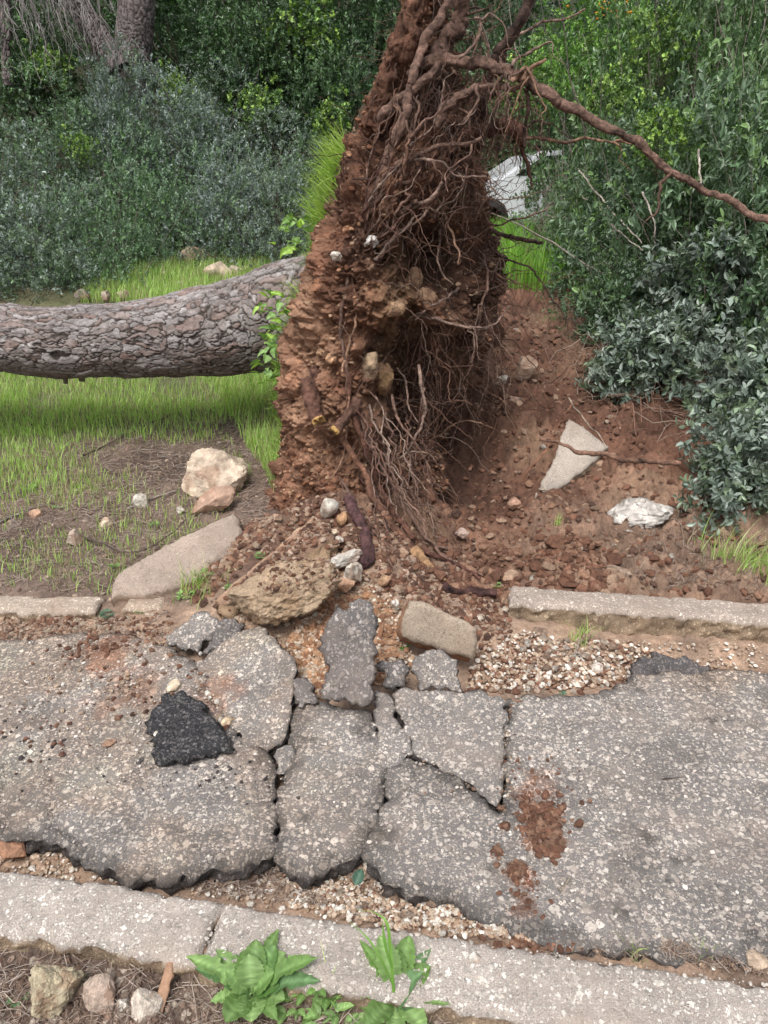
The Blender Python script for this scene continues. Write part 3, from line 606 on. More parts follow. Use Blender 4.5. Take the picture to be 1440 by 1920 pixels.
for (cx_, cy_, rx_, rz_, dp_) in [(835, 490, 52, 66, .42), (880, 560, 60, 60, .12), (785, 750, 62, 120, .50), (850, 790, 60, 120, .36), (930, 560, 30, 60, .18), (640, 850, 34, 30, .16), (575, 930, 16, 26, .10), (820, 640, 50, 40, .16), (745, 880, 60, 70, .2), (700, 360, 20, 30, .10), (680, 255, 16, 12, .08), (860, 680, 40, 50, .2), (905, 480, 26, 40, .14), (620, 700, 20, 14, .06), (760, 560, 24, 18, .07)]:
    Ys = 3.72 + .5*max(0, (cx_-740)/220); cc_ = P(cx_, cy_, Ys); s_ = Ys*1.05/F_PX
    dx_, dz_ = (XX-cc_[0]-(YY-Ys)*cc_[0]/Ys)/(rx_*s_), (ZZ-cc_[2]-(YY-Ys)*(cc_[2]-CAM_H)/Ys)/(rz_*s_)
    cav = np.maximum(cav, dp_*np.exp(-(dx_**2+dz_**2)*(1+.5*fbm(Vb, 8, 2, 250)))*(YY < 4.6))
Vd = Vb + Nn*(dsp)[:, None] - Nn*(cav*.55)[:, None] + np.array([.15, .8, 0])*cav[:, None]*.6
n1, n2 = fbm(Vb, 3.0, 4, 260)[:, None], fbm(Vb, 12, 4, 261)[:, None]
red = np.array([.25, .125, .078]); dk = np.array([.10, .05, .034]); tn = np.array([.36, .21, .135]); dark_tone = np.array([.045, .027, .02])
K = red*(1+.3*n2); t_ = np.clip(n1*1.2-.08, 0, 1); K = K*(1-t_)+tn*t_; t_ = np.clip(-n1*1.6-.1, 0, 1); K = K*(1-t_)+dk*t_
K = K*(.8+.5*i2_[:, None]); K = K*(1-.6*np.clip(cav/.25, 0, 1)[:, None]); und = ss(.50, .72, (XX-np.repeat(a_, nc))/np.repeat(w_, nc))[:, None]*ss(-.1, .25, ZZ)[:, None]  # shade inside the cavities is painted into the earth colour
K = K*(1-.42*und)+dark_tone*1.3*.42*und; K = K*1.12  # underside of the plate gets its shade as a dark colour too
tanb = (np.exp(-((XX-P(745, 590, 3.7)[0])/.13)**2-((ZZ-P(745, 590, 3.7)[2])/.32)**2))[:, None]*.7; K = K*(1-tanb)+np.array([.34, .21, .12])*(1+.3*n2)*tanb
pebble = ((i3_ > .93)[:, None]*(h1 < .45)[:, None]).astype(float); K = K*(1-pebble*.6)+np.array([.5, .35, .24])*pebble*.6
K = K*(1-leftf[:, None]) + np.array([.13, .10, .07])*(1+.3*n2)*leftf[:, None]
ix = np.arange(nzr*nc).reshape(nzr, nc); rl = np.roll(ix, -1, 1)
q = np.stack([ix[:-1], rl[:-1], rl[1:], ix[1:]], -1).reshape(-1, 4)
Vd = np.vstack([Vd, [[XX[-1]+.05, 4.0, zr[-1]+.02]]]); K = np.vstack([K, red]); tris = [[ix[-1, j], rl[-1, j], nzr*nc] for j in range(nc)]
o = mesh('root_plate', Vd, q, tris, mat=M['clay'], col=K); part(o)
Vplate, Nplate = Vd[:-1], Nn
def ball_pt(px, py, out=.0):     # nearest plate point under that pixel
    d = ray(px, py); d = d/np.linalg.norm(d); rel = Vplate-np.array([0, 0, CAM_H]); tt = rel@d; off = np.linalg.norm(rel-np.outer(tt, d), axis=1)
    m = off < max(.012, off.min()*1.2); i = np.where(m)[0][np.argmin(tt[m])]
    return np.array([0, 0, CAM_H]) + d*(tt[i]-out)
# --- trunk
ntr, nct = 900, 400
tp = [(560, 482, 702, 4.5), (500, 496, 700, 4.48), (420, 524, 704, 4.46), (300, 552, 706, 4.42), (200, 567, 709, 4.40), (100, 571, 712, 4.38), (0, 570, 699, 4.36), (-100, 566, 690, 4.34), (-300, 560, 684, 4.3), (-700, 560, 680, 4.3), (-1300, 560, 670, 4.3)]
cen, rad = [], []
for (px_, t0, b0, Y_) in tp[:]:
    A_, B_ = P(px_, t0, Y_), P(px_, b0, Y_); cen.append((A_+B_)/2); rad.append((A_[2]-B_[2])/2*.985)
cen = np.vstack([cen[0]+np.array([.32, .02, .06]), cen]); rad = np.r_[rad[0]*1.25, rad]
cc_ = crom(cen, ntr*3); rr_ = np.interp(np.linspace(0, len(cen)-1, ntr*3), np.arange(len(cen)), rad)
sl = np.r_[0, np.cumsum(np.linalg.norm(np.diff(cc_, axis=0), axis=1))]; uu = np.minimum(np.linspace(0, 1, ntr)**1.15, 1)*sl[-1]
cc_ = np.stack([np.interp(uu, sl, cc_[:, i]) for i in range(3)], 1); rr_ = np.interp(uu, sl, rr_)
th = np.linspace(0, 2*np.pi, nct, endpoint=False); S_, TH = np.repeat(uu, nct), np.tile(th, ntr)
cyl = np.stack([S_*1.0, np.cos(TH)*.23, np.sin(TH)*.23], 1)
wq = cyl*np.array([.36, 1.15, 1.15]); wq = wq + np.stack([fbm(cyl, 8, 3, 301), fbm(cyl, 8, 3, 302), fbm(cyl, 8, 3, 303)], 1)*.030 + np.stack([fbm(cyl, 30, 3, 306), fbm(cyl, 30, 3, 304), fbm(cyl, 30, 3, 305)], 1)*.007
f1, f2, idp = worley(wq, 25, 310); e1 = f2-f1; g1, g2, idq = worley(wq*np.array([.8, 1, 1])+3, 48, 315); e2 = g2-g1
plate = ss(.015, .12, e1)
dsp = .0075*plate*(.4+1.2*idp) + .0028*ss(.02, .10, e2)*plate*(.3+.7*idq) + .010*fbm(cyl, 5, 3, 320) + .002*fbm(cyl, 60, 3, 321)
Rr = np.repeat(rr_, nct)+dsp-.012
ring = np.stack([0*TH, -np.cos(TH), np.sin(TH)], 1); Vt = np.repeat(cc_, nct, 0)+ring*Rr[:, None]
pal = np.array([[.30, .275, .268], [.20, .17, .16], [.36, .335, .33], [.235, .175, .155], [.17, .145, .135], [.31, .29, .285], [.225, .16, .14], [.25, .225, .22]])
kc = pal[(idp*997).astype(int) % 8]; kq = pal[(idq*991).astype(int) % 8]; K = .65*kc+.35*kq
K = K*(1+.25*fbm(cyl, 30, 3, 330))[:, None]; K = K*plate[:, None] + np.array([.045, .035, .03])*(1-plate[:, None]); K = K*(.75+.25*ss(.0, .12, e2))[:, None]
und = ss(.1, -.75, np.sin(TH))[:, None]; K = K*(1-.38*und) + np.array([.09, .065, .05])*.38*und                         # shade on the underside, painted into the bark colour
ix = np.arange(ntr*nct).reshape(ntr, nct); rl = np.roll(ix, -1, 1)
q = np.stack([ix[:-1], ix[1:], rl[1:], rl[:-1]], -1).reshape(-1, 4)
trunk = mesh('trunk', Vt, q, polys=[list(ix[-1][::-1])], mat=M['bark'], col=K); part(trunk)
for (px_, py_, Y_, r_) in [(121, 710, 4.33, .012), (152, 706, 4.33, .017)]:
    A_ = P(px_, py_-16, Y_); o = root_obj('branch_stub', [A_, A_+np.array([0, -.005, -.04]), A_+np.array([-.003, -.01, -.078])], r_*1.3, r_, M['bark'], (.10, .08, .06), wig=.002, step=.006); part(o)
# --- roots. each: [(px,py,Y)...], r0, r1, colour
RC = (.205, .125, .095); RD = (.09, .055, .044); RG = (.28, .19, .15); RT = (.35, .21, .14); YEL = (.62, .38, .14)
roots = [
 ([(770, 140, 3.85), (810, 118, 3.75), (850, 112, 3.68), (900, 120, 3.62), (950, 138, 3.58), (995, 165, 3.55), (1040, 183, 3.52), (1085, 203, 3.5), (1125, 235, 3.48), (1170, 258, 3.46), (1215, 288, 3.43), (1260, 322, 3.4), (1310, 345, 3.37), (1360, 376, 3.34), (1410, 400, 3.3), (1470, 425, 3.26)], .027, .014, RC),
 ([(688, 405, 3.62), (708, 350, 3.58), (728, 290, 3.56), (750, 235, 3.56), (768, 175, 3.58), (782, 120, 3.6), (800, 75, 3.62), (830, 30, 3.64), (848, -30, 3.66), (860, -90, 3.68)], .026, .018, RC),
 ([(712, 225, 3.68), (738, 195, 3.63), (765, 172, 3.6), (790, 150, 3.58), (815, 122, 3.62)], .026, .018, RC),
 ([(705, 240, 3.80), (740, 140, 3.72), (768, 60, 3.7), (790, -10, 3.7), (806, -100, 3.7)], .06, .04, (.20, .10, .065)),
 ([(770, 230, 3.85), (815, 130, 3.8), (850, 50, 3.78), (868, -20, 3.78), (880, -100, 3.78)], .050, .034, RC),
 ([(895, 215, 3.85), (908, 165, 3.8), (935, 105, 3.75), (965, 65, 3.72), (990, 20, 3.7), (1010, -40, 3.68)], .033, .022, RD),
 ([(870, 300, 3.95), (886, 250, 3.9), (900, 205, 3.86), (915, 160, 3.82)], .045, .04, RD),
 ([(735, 330, 3.7), (790, 305, 3.72), (845, 278, 3.76), (890, 246, 3.8), (935, 236, 3.8), (968, 243, 3.78), (978, 268, 3.78)], .045, .030, (.12, .06, .042)),
 ([(820, 235, 3.62), (838, 200, 3.6), (862, 178, 3.6), (895, 160, 3.6)], .024, .020, RC),
 ([(740, 310, 3.58), (785, 290, 3.56), (835, 272, 3.56), (885, 268, 3.56), (905, 262, 3.56)], .014, .009, RC),
 ([(985, 258, 3.6), (1030, 262, 3.62), (1070, 270, 3.64), (1105, 260, 3.64), (1150, 266, 3.66), (1190, 262, 3.68)], .009, .005, RT),
 ([(905, 432, 4.2), (945, 440, 4.1), (985, 446, 4.05), (1020, 455, 4.0)], .016, .010, RD),
 ([(915, 462, 4.2), (950, 488, 4.1), (985, 496, 4.0), (1010, 520, 3.95), (1040, 570, 3.9)], .009, .004, RD),
 ([(880, 350, 4.0), (905, 395, 4.0), (930, 420, 4.0), (1000, 402, 4.0), (1040, 380, 4.05)], .008, .004, RC),
 ([(985, 165, 3.55), (990, 200, 3.56), (983, 240, 3.58), (985, 275, 3.6)], .013, .006, RD),
 ([(985, 160, 3.52), (990, 135, 3.5), (1008, 122, 3.5), (1020, 112, 3.5)], .012, .008, RT),
 ([(960, 150, 3.54), (975, 135, 3.5), (985, 125, 3.5), (982, 150, 3.5)], .014, .009, RT),
 ([(880, 175, 3.62), (915, 160, 3.6), (955, 165, 3.58), (990, 150, 3.56)], .018, .012, RC),
 ([(860, 110, 3.6), (880, 95, 3.6), (905, 62, 3.58), (903, 38, 3.58), (893, 35, 3.58)], .010, .006, RG),
 ([(905, 62, 3.58), (912, 90, 3.58), (918, 118, 3.6)], .007, .005, RC),
 ([(960, 125, 3.55), (985, 105, 3.6), (1005, 92, 3.62)], .010, .006, RG),
 ([(960, 72, 3.8), (1010, 42, 3.8), (1060, 35, 3.82), (1100, 18, 3.85)], .008, .004, RG),
 ([(645, 468, 3.62), (648, 540, 3.58), (640, 610, 3.56), (648, 690, 3.52), (652, 740, 3.5), (655, 770, 3.48)], .010, .009, RC),
 ([(660, 520, 3.6), (668, 600, 3.57), (650, 650, 3.54), (640, 700, 3.5)], .007, .006, RT),
 ([(655, 700, 3.5), (656, 760, 3.47), (690, 850, 3.42), (715, 920, 3.36), (755, 985, 3.28), (775, 1015, 3.22)], .014, .016, (.17, .08, .055)),
 ([(665, 760, 3.5), (700, 830, 3.44), (730, 900, 3.4), (760, 960, 3.36), (800, 1010, 3.3), (850, 1060, 3.2)], .012, .008, RC),
 ([(640, 820, 3.42), (680, 880, 3.38), (705, 940, 3.3), (740, 990, 3.2), (790, 1045, 3.06), (832, 1088, 2.96)], .017, .021, (.20, .10, .065)),
 ([(765, 1018, 3.2), (800, 1035, 3.14), (855, 1062, 3.06), (900, 1085, 2.98)], .012, .008, (.13, .06, .045)),
 ([(655, 935, 3.22), (672, 975, 3.14), (690, 1020, 3.06), (695, 1060, 2.98)], .030, .034, (.11, .055, .055)),
 ([(700, 860, 3.4), (740, 930, 3.3), (790, 1000, 3.2), (850, 1040, 3.1), (905, 1078, 3.0)], .010, .005, RC),
 ([(690, 880, 3.4), (715, 950, 3.3), (735, 1010, 3.2), (770, 1060, 3.1), (800, 1090, 3.0)], .009, .005, RD),
 ([(640, 900, 3.4), (680, 960, 3.3), (715, 1020, 3.2), (745, 1075, 3.0)], .010, .004, RC),
 ([(830, 1098, 2.92), (860, 1108, 2.88), (895, 1108, 2.87), (930, 1112, 2.86)], .020, .022, (.10, .05, .045)),
 ([(745, 690, 3.75), (760, 720, 3.68), (765, 760, 3.62), (790, 800, 3.6)], .006, .004, RG),
 ([(785, 685, 3.7), (790, 730, 3.6), (795, 775, 3.55), (778, 820, 3.52), (762, 850, 3.5), (742, 862, 3.5)], .010, .006, RG),
 ([(735, 740, 3.62), (745, 790, 3.55), (770, 820, 3.5), (800, 870, 3.48), (812, 900, 3.5)], .009, .005, RC),
 ([(770, 850, 3.52), (765, 900, 3.45), (760, 950, 3.4)], .005, .003, RG),
 ([(780, 590, 3.75), (830, 600, 3.7), (880, 612, 3.75), (930, 605, 3.85), (955, 575, 3.95)], .010, .005, RG),
 ([(905, 470, 4.1), (912, 520, 3.95), (905, 570, 3.9), (895, 620, 3.9), (885, 680, 3.92)], .009, .006, RC),
 ([(860, 540, 3.9), (835, 560, 3.75), (800, 580, 3.7), (780, 600, 3.7)], .008, .006, RG),
 ([(825, 430, 3.8), (822, 480, 3.7), (835, 520, 3.68), (852, 535, 3.7)], .007, .004, RG),
 ([(735, 405, 3.6), (775, 385, 3.56), (815, 370, 3.54), (830, 345, 3.54)], .011, .007, RG),
 ([(720, 465, 3.6), (765, 430, 3.56), (800, 395, 3.54)], .009, .006, RG),
 ([(690, 400, 3.6), (718, 368, 3.57), (745, 345, 3.55), (780, 335, 3.54)], .008, .006, RC),
 ([(728, 425, 3.6), (755, 395, 3.55), (782, 378, 3.53)], .017, .013, RC),
 ([(760, 300, 3.6), (800, 298, 3.54), (830, 305, 3.53), (860, 330, 3.55), (910, 332, 3.6)], .009, .005, RG),
 ([(620, 1020-120, 3.4), (640, 860, 3.42), (650, 810, 3.42), (655, 740, 3.45)], .004, .003, RT),
]
def PR(px_, py_, Y_, r_=.012):
    q_ = P(px_, py_, Y_)
    if py_ > 880:
        g_ = T(px_, py_, lambda x, y: macro(x, y)+.02+r_)
        if g_[1] < q_[1]+.05 or q_[2] < Hm(q_[0], q_[1])+.04: q_ = g_
    return q_
for i, (pts, r0, r1, cl_) in enumerate(roots):
    part(root_obj('root', [PR(*t, r0*.6) for t in pts], r0*(1 if i in (0, 3) else .85), r1*.9, M['clay' if i == 3 else 'root'], cl_, wig=.008+r0*.22, k=(64 if i == 3 else 22) if r0 > .012 else 8, step=.006, seed=400+i, lump=.28 if i == 3 else (.25 if i in (4, 7) else .1)))
    # side branches
    if r0 > .008 and i not in (3,):
        for b_ in range(random.choice((1, 2))):
            if i > 40: continue
            j = random.randint(1, len(pts)-1); s0 = P(*pts[j]); d_ = np.array([random.uniform(-.6, 1), random.uniform(-.7, .1), random.uniform(-1, .2)]); d_ /= np.linalg.norm(d_)
            Lb = random.uniform(.08, .26); part(root_obj('root', [s0, s0+d_*Lb*.4+np.array([0, 0, .01]), s0+d_*Lb*.8+np.array([random.uniform(-.04, .04), 0, -.03]), s0+d_*Lb+np.array([0, 0, -.06])], r0*.35+.001, .0015, M['root'], cl_, wig=.02, k=6, seed=600+i*3+b_))
# broken root stubs with pale wood
for pts, r0, r1, cl_, s_ in [([(590, 700, 3.66), (585, 735, 3.55), (588, 765, 3.47), (598, 792, 3.42)], .050, .034, (.14, .07, .05), 900), ([(668, 752, 3.5), (655, 775, 3.44), (640, 795, 3.40), (628, 806, 3.37)], .030, .020, (.16, .085, .06), 901)]:
    part(root_obj('broken_root', [P(*t) for t in pts], r0, r1, M['root'], cl_, wig=.010, k=30, step=.006, seed=s_, broken=YEL, lump=.22))
# splintered wood on the lowest root
part(root_obj('broken_root', [PR(775, 1030, 3.1), PR(805, 1060, 3.02), PR(836, 1090, 2.93)], .024, .006, M['root'], (.40, .24, .13), wig=.006, seed=903))
# embedded stones
for i, (a, b_, w, h, cl_) in enumerate([(694, 452, 26, 24, (.75, .72, .68)), (634, 482, 26, 16, (.72, .68, .6)), (690, 690, 40, 60, (.36, .26, .17)), (722, 712, 40, 66, (.30, .19, .10)), (800, 560, 50, 34, (.42, .27, .17)), (775, 525, 40, 40, (.36, .24, .15)), (625, 672, 26, 22, (.5, .3, .18)), (600, 660, 18, 14, (.5, .33, .2)), (650, 430, 20, 20, (.42, .22, .13)), (740, 580, 36, 30, (.40, .26, .16)), (850, 835, 26, 26, (.42, .22, .14)), (680, 880, 22, 24, (.45, .3, .18)), (560, 870, 26, 20, (.38, .2, .12)), (590, 540, 20, 20, (.40, .2, .12)), (770, 450, 24, 20, (.4, .26, .18))]):
    q_ = ball_pt(a, b_, -.01); s_ = 3.8/F_PX/2*1.1; o = rock('embedded_stone', tuple(q_), (w*s_, min(w, h)*s_*.6, h*s_), cl_, seed=700+i, e=(.2, .3*(i % 3), .5), rough=.09, colvar=.35); part(o)
# fine roots: hundreds of threads, one mesh
front = np.where((Nplate[:, 1] < .35) & (Vplate[:, 1] < 4.6) & (Vplate[:, 2] > .05))[0]
def threads(N, sel, n, steplen, r0, down, bag, cols, outw=.6, curl=.9):
    s_ = rng.choice(sel, N); p0 = Vplate[s_]-Nplate[s_]*.01; d_ = Nplate[s_]*outw+rng.normal(size=(N, 3))*.8; d_[:, 2] -= .2
    path = np.zeros((N, n, 3)); path[:, 0] = p0; cur = d_/np.linalg.norm(d_, axis=1, keepdims=True); dr = rng.normal(size=(N, 3))*.22
    L = steplen*rng.uniform(.4, 1.6, (N, 1))
    for k in range(1, n):
        cur = cur+rng.normal(size=(N, 3))*.38*curl+dr*curl; cur[:, 2] -= down; cur /= np.linalg.norm(cur, axis=1, keepdims=True); path[:, k] = path[:, k-1]+cur*L
    path[:, :, 2] = np.maximum(path[:, :, 2], -.02)
    rr = r0*rng.uniform(.4, 1.5, (N, 1))*np.linspace(1, .35, n)[None]; V_, q_ = tubes(path, rr, 4)
    cc = np.array(cols)[rng.integers(0, len(cols), N)]*rng.uniform(.6, 1.3, (N, 1)); bag.add(V_, q_, col=np.repeat(cc, n*4, 0))
    return path
FT = [(.25, .155, .12), (.19, .105, .078), (.36, .26, .21), (.12, .06, .045), (.27, .15, .10)]
relx = (XX-np.repeat(a_, nc))/np.repeat(w_, nc)
selR = front[relx[front] > .38]; selT = front[(Vplate[front, 2] > 1.3) & (relx[front] > .25)]; selM = front[(relx[front] > .5) & (Vplate[front, 2] > .5) & (Vplate[front, 2] < 1.5)]
bag = Bag()
threads(330, selR, 20, .015, .0018, .10, bag, FT); threads(300, selT, 20, .018, .0022, .02, bag, FT, outw=.8); threads(110, selM, 26, .020, .0028, .05, bag, FT, outw=1.0)
threads(260, front, 14, .012, .0013, .1, bag, FT); threads(260, selM, 30, .018, .0013, .30, bag, FT, outw=.9, curl=.6)
selB = front[(relx[front] > .3) & (relx[front] < .8) & (Vplate[front, 2] > .2) & (Vplate[front, 2] < .75)]
threads(150, selB, 24, .018, .0024, .16, bag, FT, outw=.5, curl=.5)
selTop = np.where((Vplate[:, 2] > 1.5) & (relx > .3) & (Vplate[:, 1] < 4.5))[0]; threads(150, selTop, 20, .022, .003, .03, bag, FT, outw=1.0)
selU = front[(relx[front] > .75) & (Vplate[front, 2] > .9)]; threads(90, selU, 20, .018, .0022, .05, bag, FT, outw=1.0)
# straight roots fanning up the plate's upper face
for k in range(120):
    a_x, a_y = random.uniform(680, 860), random.uniform(230, 520); u_ = random.uniform(.35, 1); ex_, ey_ = a_x+random.gauss(75, 30)*u_, a_y-random.uniform(90, 240)*u_
    p0 = ball_pt(a_x, a_y, -.01); e0 = P(ex_, ey_, p0[1]-random.uniform(-.05, .16)); m_ = (p0+e0)/2+np.array([random.uniform(-.03, .03), -.04, random.uniform(-.03, .03)])
    root_obj('x', [p0, m_, e0], random.choice([.0025, .003, .004, .006, .009]), .0015, None, random.choice(FT), wig=.028, k=6, step=.014, bag=bag)
# a shaggy mat in the gap between the upper roots
for (a, b_, c_) in [(895, 250, 3.8), (930, 238, 3.8), (965, 245, 3.78), (900, 170, 3.7), (850, 250, 3.75), (980, 200, 3.6), (930, 130, 3.6), (820, 190, 3.7), (850, 300, 3.75), (880, 330, 3.8), (800, 150, 3.7)]:
    N = 26; n = 16; p0 = P(a, b_, c_)+rng.normal(size=(N, 3))*.035; cur = rng.normal(size=(N, 3)); cur[:, 2] -= .5; path = np.zeros((N, n, 3)); path[:, 0] = p0
    for k in range(1, n):
        cur = cur/np.linalg.norm(cur, axis=1, keepdims=True)+rng.normal(size=(N, 3))*.35; cur[:, 2] -= .22; path[:, k] = path[:, k-1]+cur/np.linalg.norm(cur, axis=1, keepdims=True)*.014
    V_, q_ = tubes(path, np.full((N, n), .0016)*rng.uniform(.5, 1.6, (N, 1)), 4); bag.add(V_, q_, col=np.repeat(np.array(FT)[rng.integers(0, 5, N)], n*4, 0))
# bundle running down to the ground
N, n = 34, 24
for k in range(N):
    a0 = ball_pt(random.uniform(665, 790), random.uniform(740, 900), .01); e0 = T(random.uniform(730, 900), random.uniform(990, 1090)); m_ = (a0+e0)/2+np.array([random.uniform(-.08, .02), random.uniform(-.2, 0), random.uniform(-.05, .08)])
    root_obj('x', [a0, m_, e0+np.array([0, 0, .01])], random.uniform(.002, .006), .0015, None, random.choice(FT), wig=.03, k=5, step=.02, bag=bag)
o = bag.build('fine_roots', M['root']); part(o); o['kind'] = 'stuff'
# medium individual roots near the surface
for k in range(46):
    i = int(rng.choice(selR if k % 3 else selT)); p0 = Vplate[i]-Nplate[i]*.02; d_ = Nplate[i]*.7+rng.normal(size=3)*.7; d_[2] -= .15; pts = [p0]
    for j in range(6):
        d_ = d_/np.linalg.norm(d_)+rng.normal(size=3)*.45; d_[2] -= .08; pts.append(pts[-1]+d_/np.linalg.norm(d_)*random.uniform(.05, .09))
    part(root_obj('root', pts, random.uniform(.004, .009), .002, M['root'], random.choice([RC, RG, RT, RD]), wig=.012, k=7, seed=1000+k))
# crumbs of earth stuck on the plate: one mesh
bag = Bag(); low_ = front[Vplate[front, 2] < .45]; sel = np.r_[rng.choice(front, 6500), rng.choice(low_, 2500)]
v0, f0 = ico(2)
def crumbs(bag, pts, smin, smax, cols, flat=1., sub=2, pw=2.5):
    v0, f0 = ico(sub); N = len(pts); s_ = smin+(smax-smin)*rng.random(N)**pw; cs = np.array(cols)[rng.integers(0, len(cols), N)]*rng.uniform(.75, 1.25, (N, 1))
    vars_ = []
    for k in range(12):
        v = v0.copy(); r_ = np.random.default_rng(k+50)
        for m in range(9):
            nn = r_.normal(size=3); nn /= np.linalg.norm(nn); c_ = .5+.35*r_.random(); d = v@nn; mm = d > c_; v[mm] -= np.outer((d[mm]-c_)*.95, nn)
        vars_.append(v*(1+.1*r_.normal(size=(len(v), 1))*.5))
    vars_ = np.array(vars_); vi = vars_[rng.integers(0, 12, N)]
    a, b, c = rng.uniform(0, 6.28, N), rng.uniform(-.5, .5, N), rng.uniform(.6, 1.0, N)
    vi = vi*np.stack([np.ones(N), c, rng.uniform(.45, .8, N)*flat], 1)[:, None, :]
    ca, sa, cb, sb = np.cos(a)[:, None], np.sin(a)[:, None], np.cos(b)[:, None], np.sin(b)[:, None]
    x_, y_, z_ = vi[..., 0], vi[..., 1], vi[..., 2]; y2, z2 = y_*cb-z_*sb, y_*sb+z_*cb; vi = np.stack([x_*ca-y2*sa, x_*sa+y2*ca, z2], -1)
    V_ = vi*s_[:, None, None]+pts[:, None, :]; fi = (f0[None]+(np.arange(N)*len(v0))[:, None, None]).reshape(-1, 3)
    bag.add(V_.reshape(-1, 3), tris=fi, col=np.repeat(cs, len(v0), 0))
crumbs(bag, Vplate[sel], .003, .021, [(.29, .135, .075), (.40, .22, .13), (.22, .10, .06), (.15, .07, .045), (.48, .32, .21)], pw=3)
o = bag.build('earth_crumbs', M['clay']); part(o); o['kind'] = 'stuff'

# ================================================================== LOOSE MATERIAL
def inpoly(x, y, pts):
    q_ = np.array(pts); ins = np.zeros(len(x), bool); x0, y0 = np.roll(q_[:, 0], 1), np.roll(q_[:, 1], 1)
    for i in range(len(q_)):
        c = (q_[i, 1] > y) != (y0[i] > y); ins ^= c & (x < (x0[i]-q_[i, 0])*(y-q_[i, 1])/(y0[i]-q_[i, 1]+1e-12)+q_[i, 0])
    return ins
def scatter_px(N, poly, f=ground_h, dz=0.):
    """N ground points inside a region outlined on the ground"""
    W2 = np.array([T(a, b)[:2] for a, b in poly]); lo, hi = W2.min(0), W2.max(0); out = []
    while sum(len(o) for o in out) < N:
        q_ = rng.uniform(lo, hi, (N*3, 2)); out.append(q_[inpoly(q_[:, 0], q_[:, 1], W2)])
    q_ = np.concatenate(out)[:N]; return np.c_[q_, f(q_[:, 0], q_[:, 1])+dz]
WH = [(.74, .68, .60), (.66, .57, .47), (.52, .40, .30), (.80, .75, .68), (.42, .29, .20), (.56, .43, .32), (.36, .25, .18)]
RB = [(.24, .12, .078), (.31, .18, .12), (.19, .095, .062), (.40, .27, .19), (.14, .08, .058), (.46, .34, .26)]
bag = Bag()   # gravel in the gutter along the near kerb
crumbs(bag, scatter_px(2400, [(-150, 1545), (0, 1560), (100, 1575), (240, 1632), (400, 1622), (520, 1610), (680, 1590), (780, 1660), (1000, 1745), (1440, 1790), (1900, 1850), (1900, 1900), (1440, 1838), (1100, 1790), (720, 1742), (380, 1683), (-150, 1610)], dz=.006), .003, .011, WH, pw=1.6)
crumbs(bag, scatter_px(1500, [(530, 1640), (600, 1630), (680, 1600), (740, 1655), (860, 1690), (940, 1730), (1000, 1765), (1000, 1780), (720, 1742), (540, 1705)], dz=.010), .003, .011, WH, pw=1.6)
crumbs(bag, scatter_px(900, [(975, 1190), (1180, 1205), (1230, 1225), (1180, 1280), (1000, 1300), (880, 1295), (880, 1250)], dz=.012), .004, .014, WH, pw=1.4)
crumbs(bag, scatter_px(700, [(1180, 1205), (1900, 1230), (1900, 1290), (1440, 1262), (1200, 1262)], dz=.014), .003, .010, WH, pw=2)
crumbs(bag, scatter_px(900, [(520, 1225), (600, 1150), (615, 1310), (560, 1330), (555, 1250)], dz=.008), .003, .014, [WH[1], WH[2], WH[4], WH[5], (.5, .3, .18)], pw=2)
crumbs(bag, scatter_px(500, [(700, 1110), (760, 1120), (755, 1200), (780, 1240), (760, 1300), (700, 1290)], dz=.008), .003, .014, [WH[1], WH[2], WH[4], (.4, .22, .13)], pw=2)
crumbs(bag, scatter_px(600, [(975, 1190), (1180, 1205), (1230, 1225), (1180, 1280), (1000, 1300), (880, 1295), (880, 1250)], dz=.014), .003, .013, RB, pw=1.6); crumbs(bag, scatter_px(700, [(530, 1640), (680, 1600), (860, 1690), (1000, 1765), (1440, 1800), (1440, 1838), (1100, 1790), (720, 1742), (540, 1705)], dz=.010), .002, .009, RB, pw=1.6)
o = bag.build('gravel', M['stone'], smooth=False); tag(o, 'white and tan gravel lying beside the kerbs and in the cracks', 'gravel', kind='stuff')
bag = Bag()   # earth clods
crumbs(bag, scatter_px(5500, [(840, 1100), (950, 1118), (1440, 1150), (1440, 1020), (1250, 900), (1120, 700), (960, 560), (900, 750), (860, 920), (780, 1000), (700, 1050)], dz=-.002), .003, .034, [RB[0], RB[1], RB[2], RB[0], RB[2], RB[4], RB[3]], pw=4)
crumbs(bag, scatter_px(900, [(840, 1110), (950, 1128), (1130, 1118), (1160, 1080), (1100, 1020), (880, 1030)], dz=.005), .008, .038, RB[:3], pw=2.5)
crumbs(bag, scatter_px(1400, [(380, 1140), (480, 1040), (560, 960), (500, 960), (430, 1010), (330, 1110)], dz=.0), .005, .03, RB, pw=2.5)
crumbs(bag, scatter_px(1200, [(600, 1130), (720, 1120), (750, 1180), (720, 1290), (600, 1320), (520, 1230)], dz=.0), .005, .03, [(.42, .23, .13), (.5, .3, .18), (.33, .17, .10)], pw=2.5)
crumbs(bag, scatter_px(2600, [(560, 1120), (560, 1000), (640, 960), (820, 1020), (900, 1110), (740, 1115)]), .003, .026, RB, pw=3)
crumbs(bag, scatter_px(700, [(895, 1130), (950, 1125), (950, 1200), (1180, 1215), (1170, 1290), (960, 1305), (870, 1300), (890, 1245)], dz=.004), .004, .022, RB+WH[:2], pw=2.5)
crumbs(bag, scatter_px(2600, [(0, 1125), (460, 1135), (520, 900), (440, 780), (0, 900)], dz=.0), .003, .016, [(.4, .3, .23), (.3, .2, .15), (.55, .43, .33), (.2, .13, .1)], pw=3)
crumbs(bag, scatter_px(800, [(0, 1160), (300, 1160), (310, 1215), (0, 1220)], dz=.002), .003, .018, RB+[(.3, .22, .17), (.5, .4, .3)], pw=3)
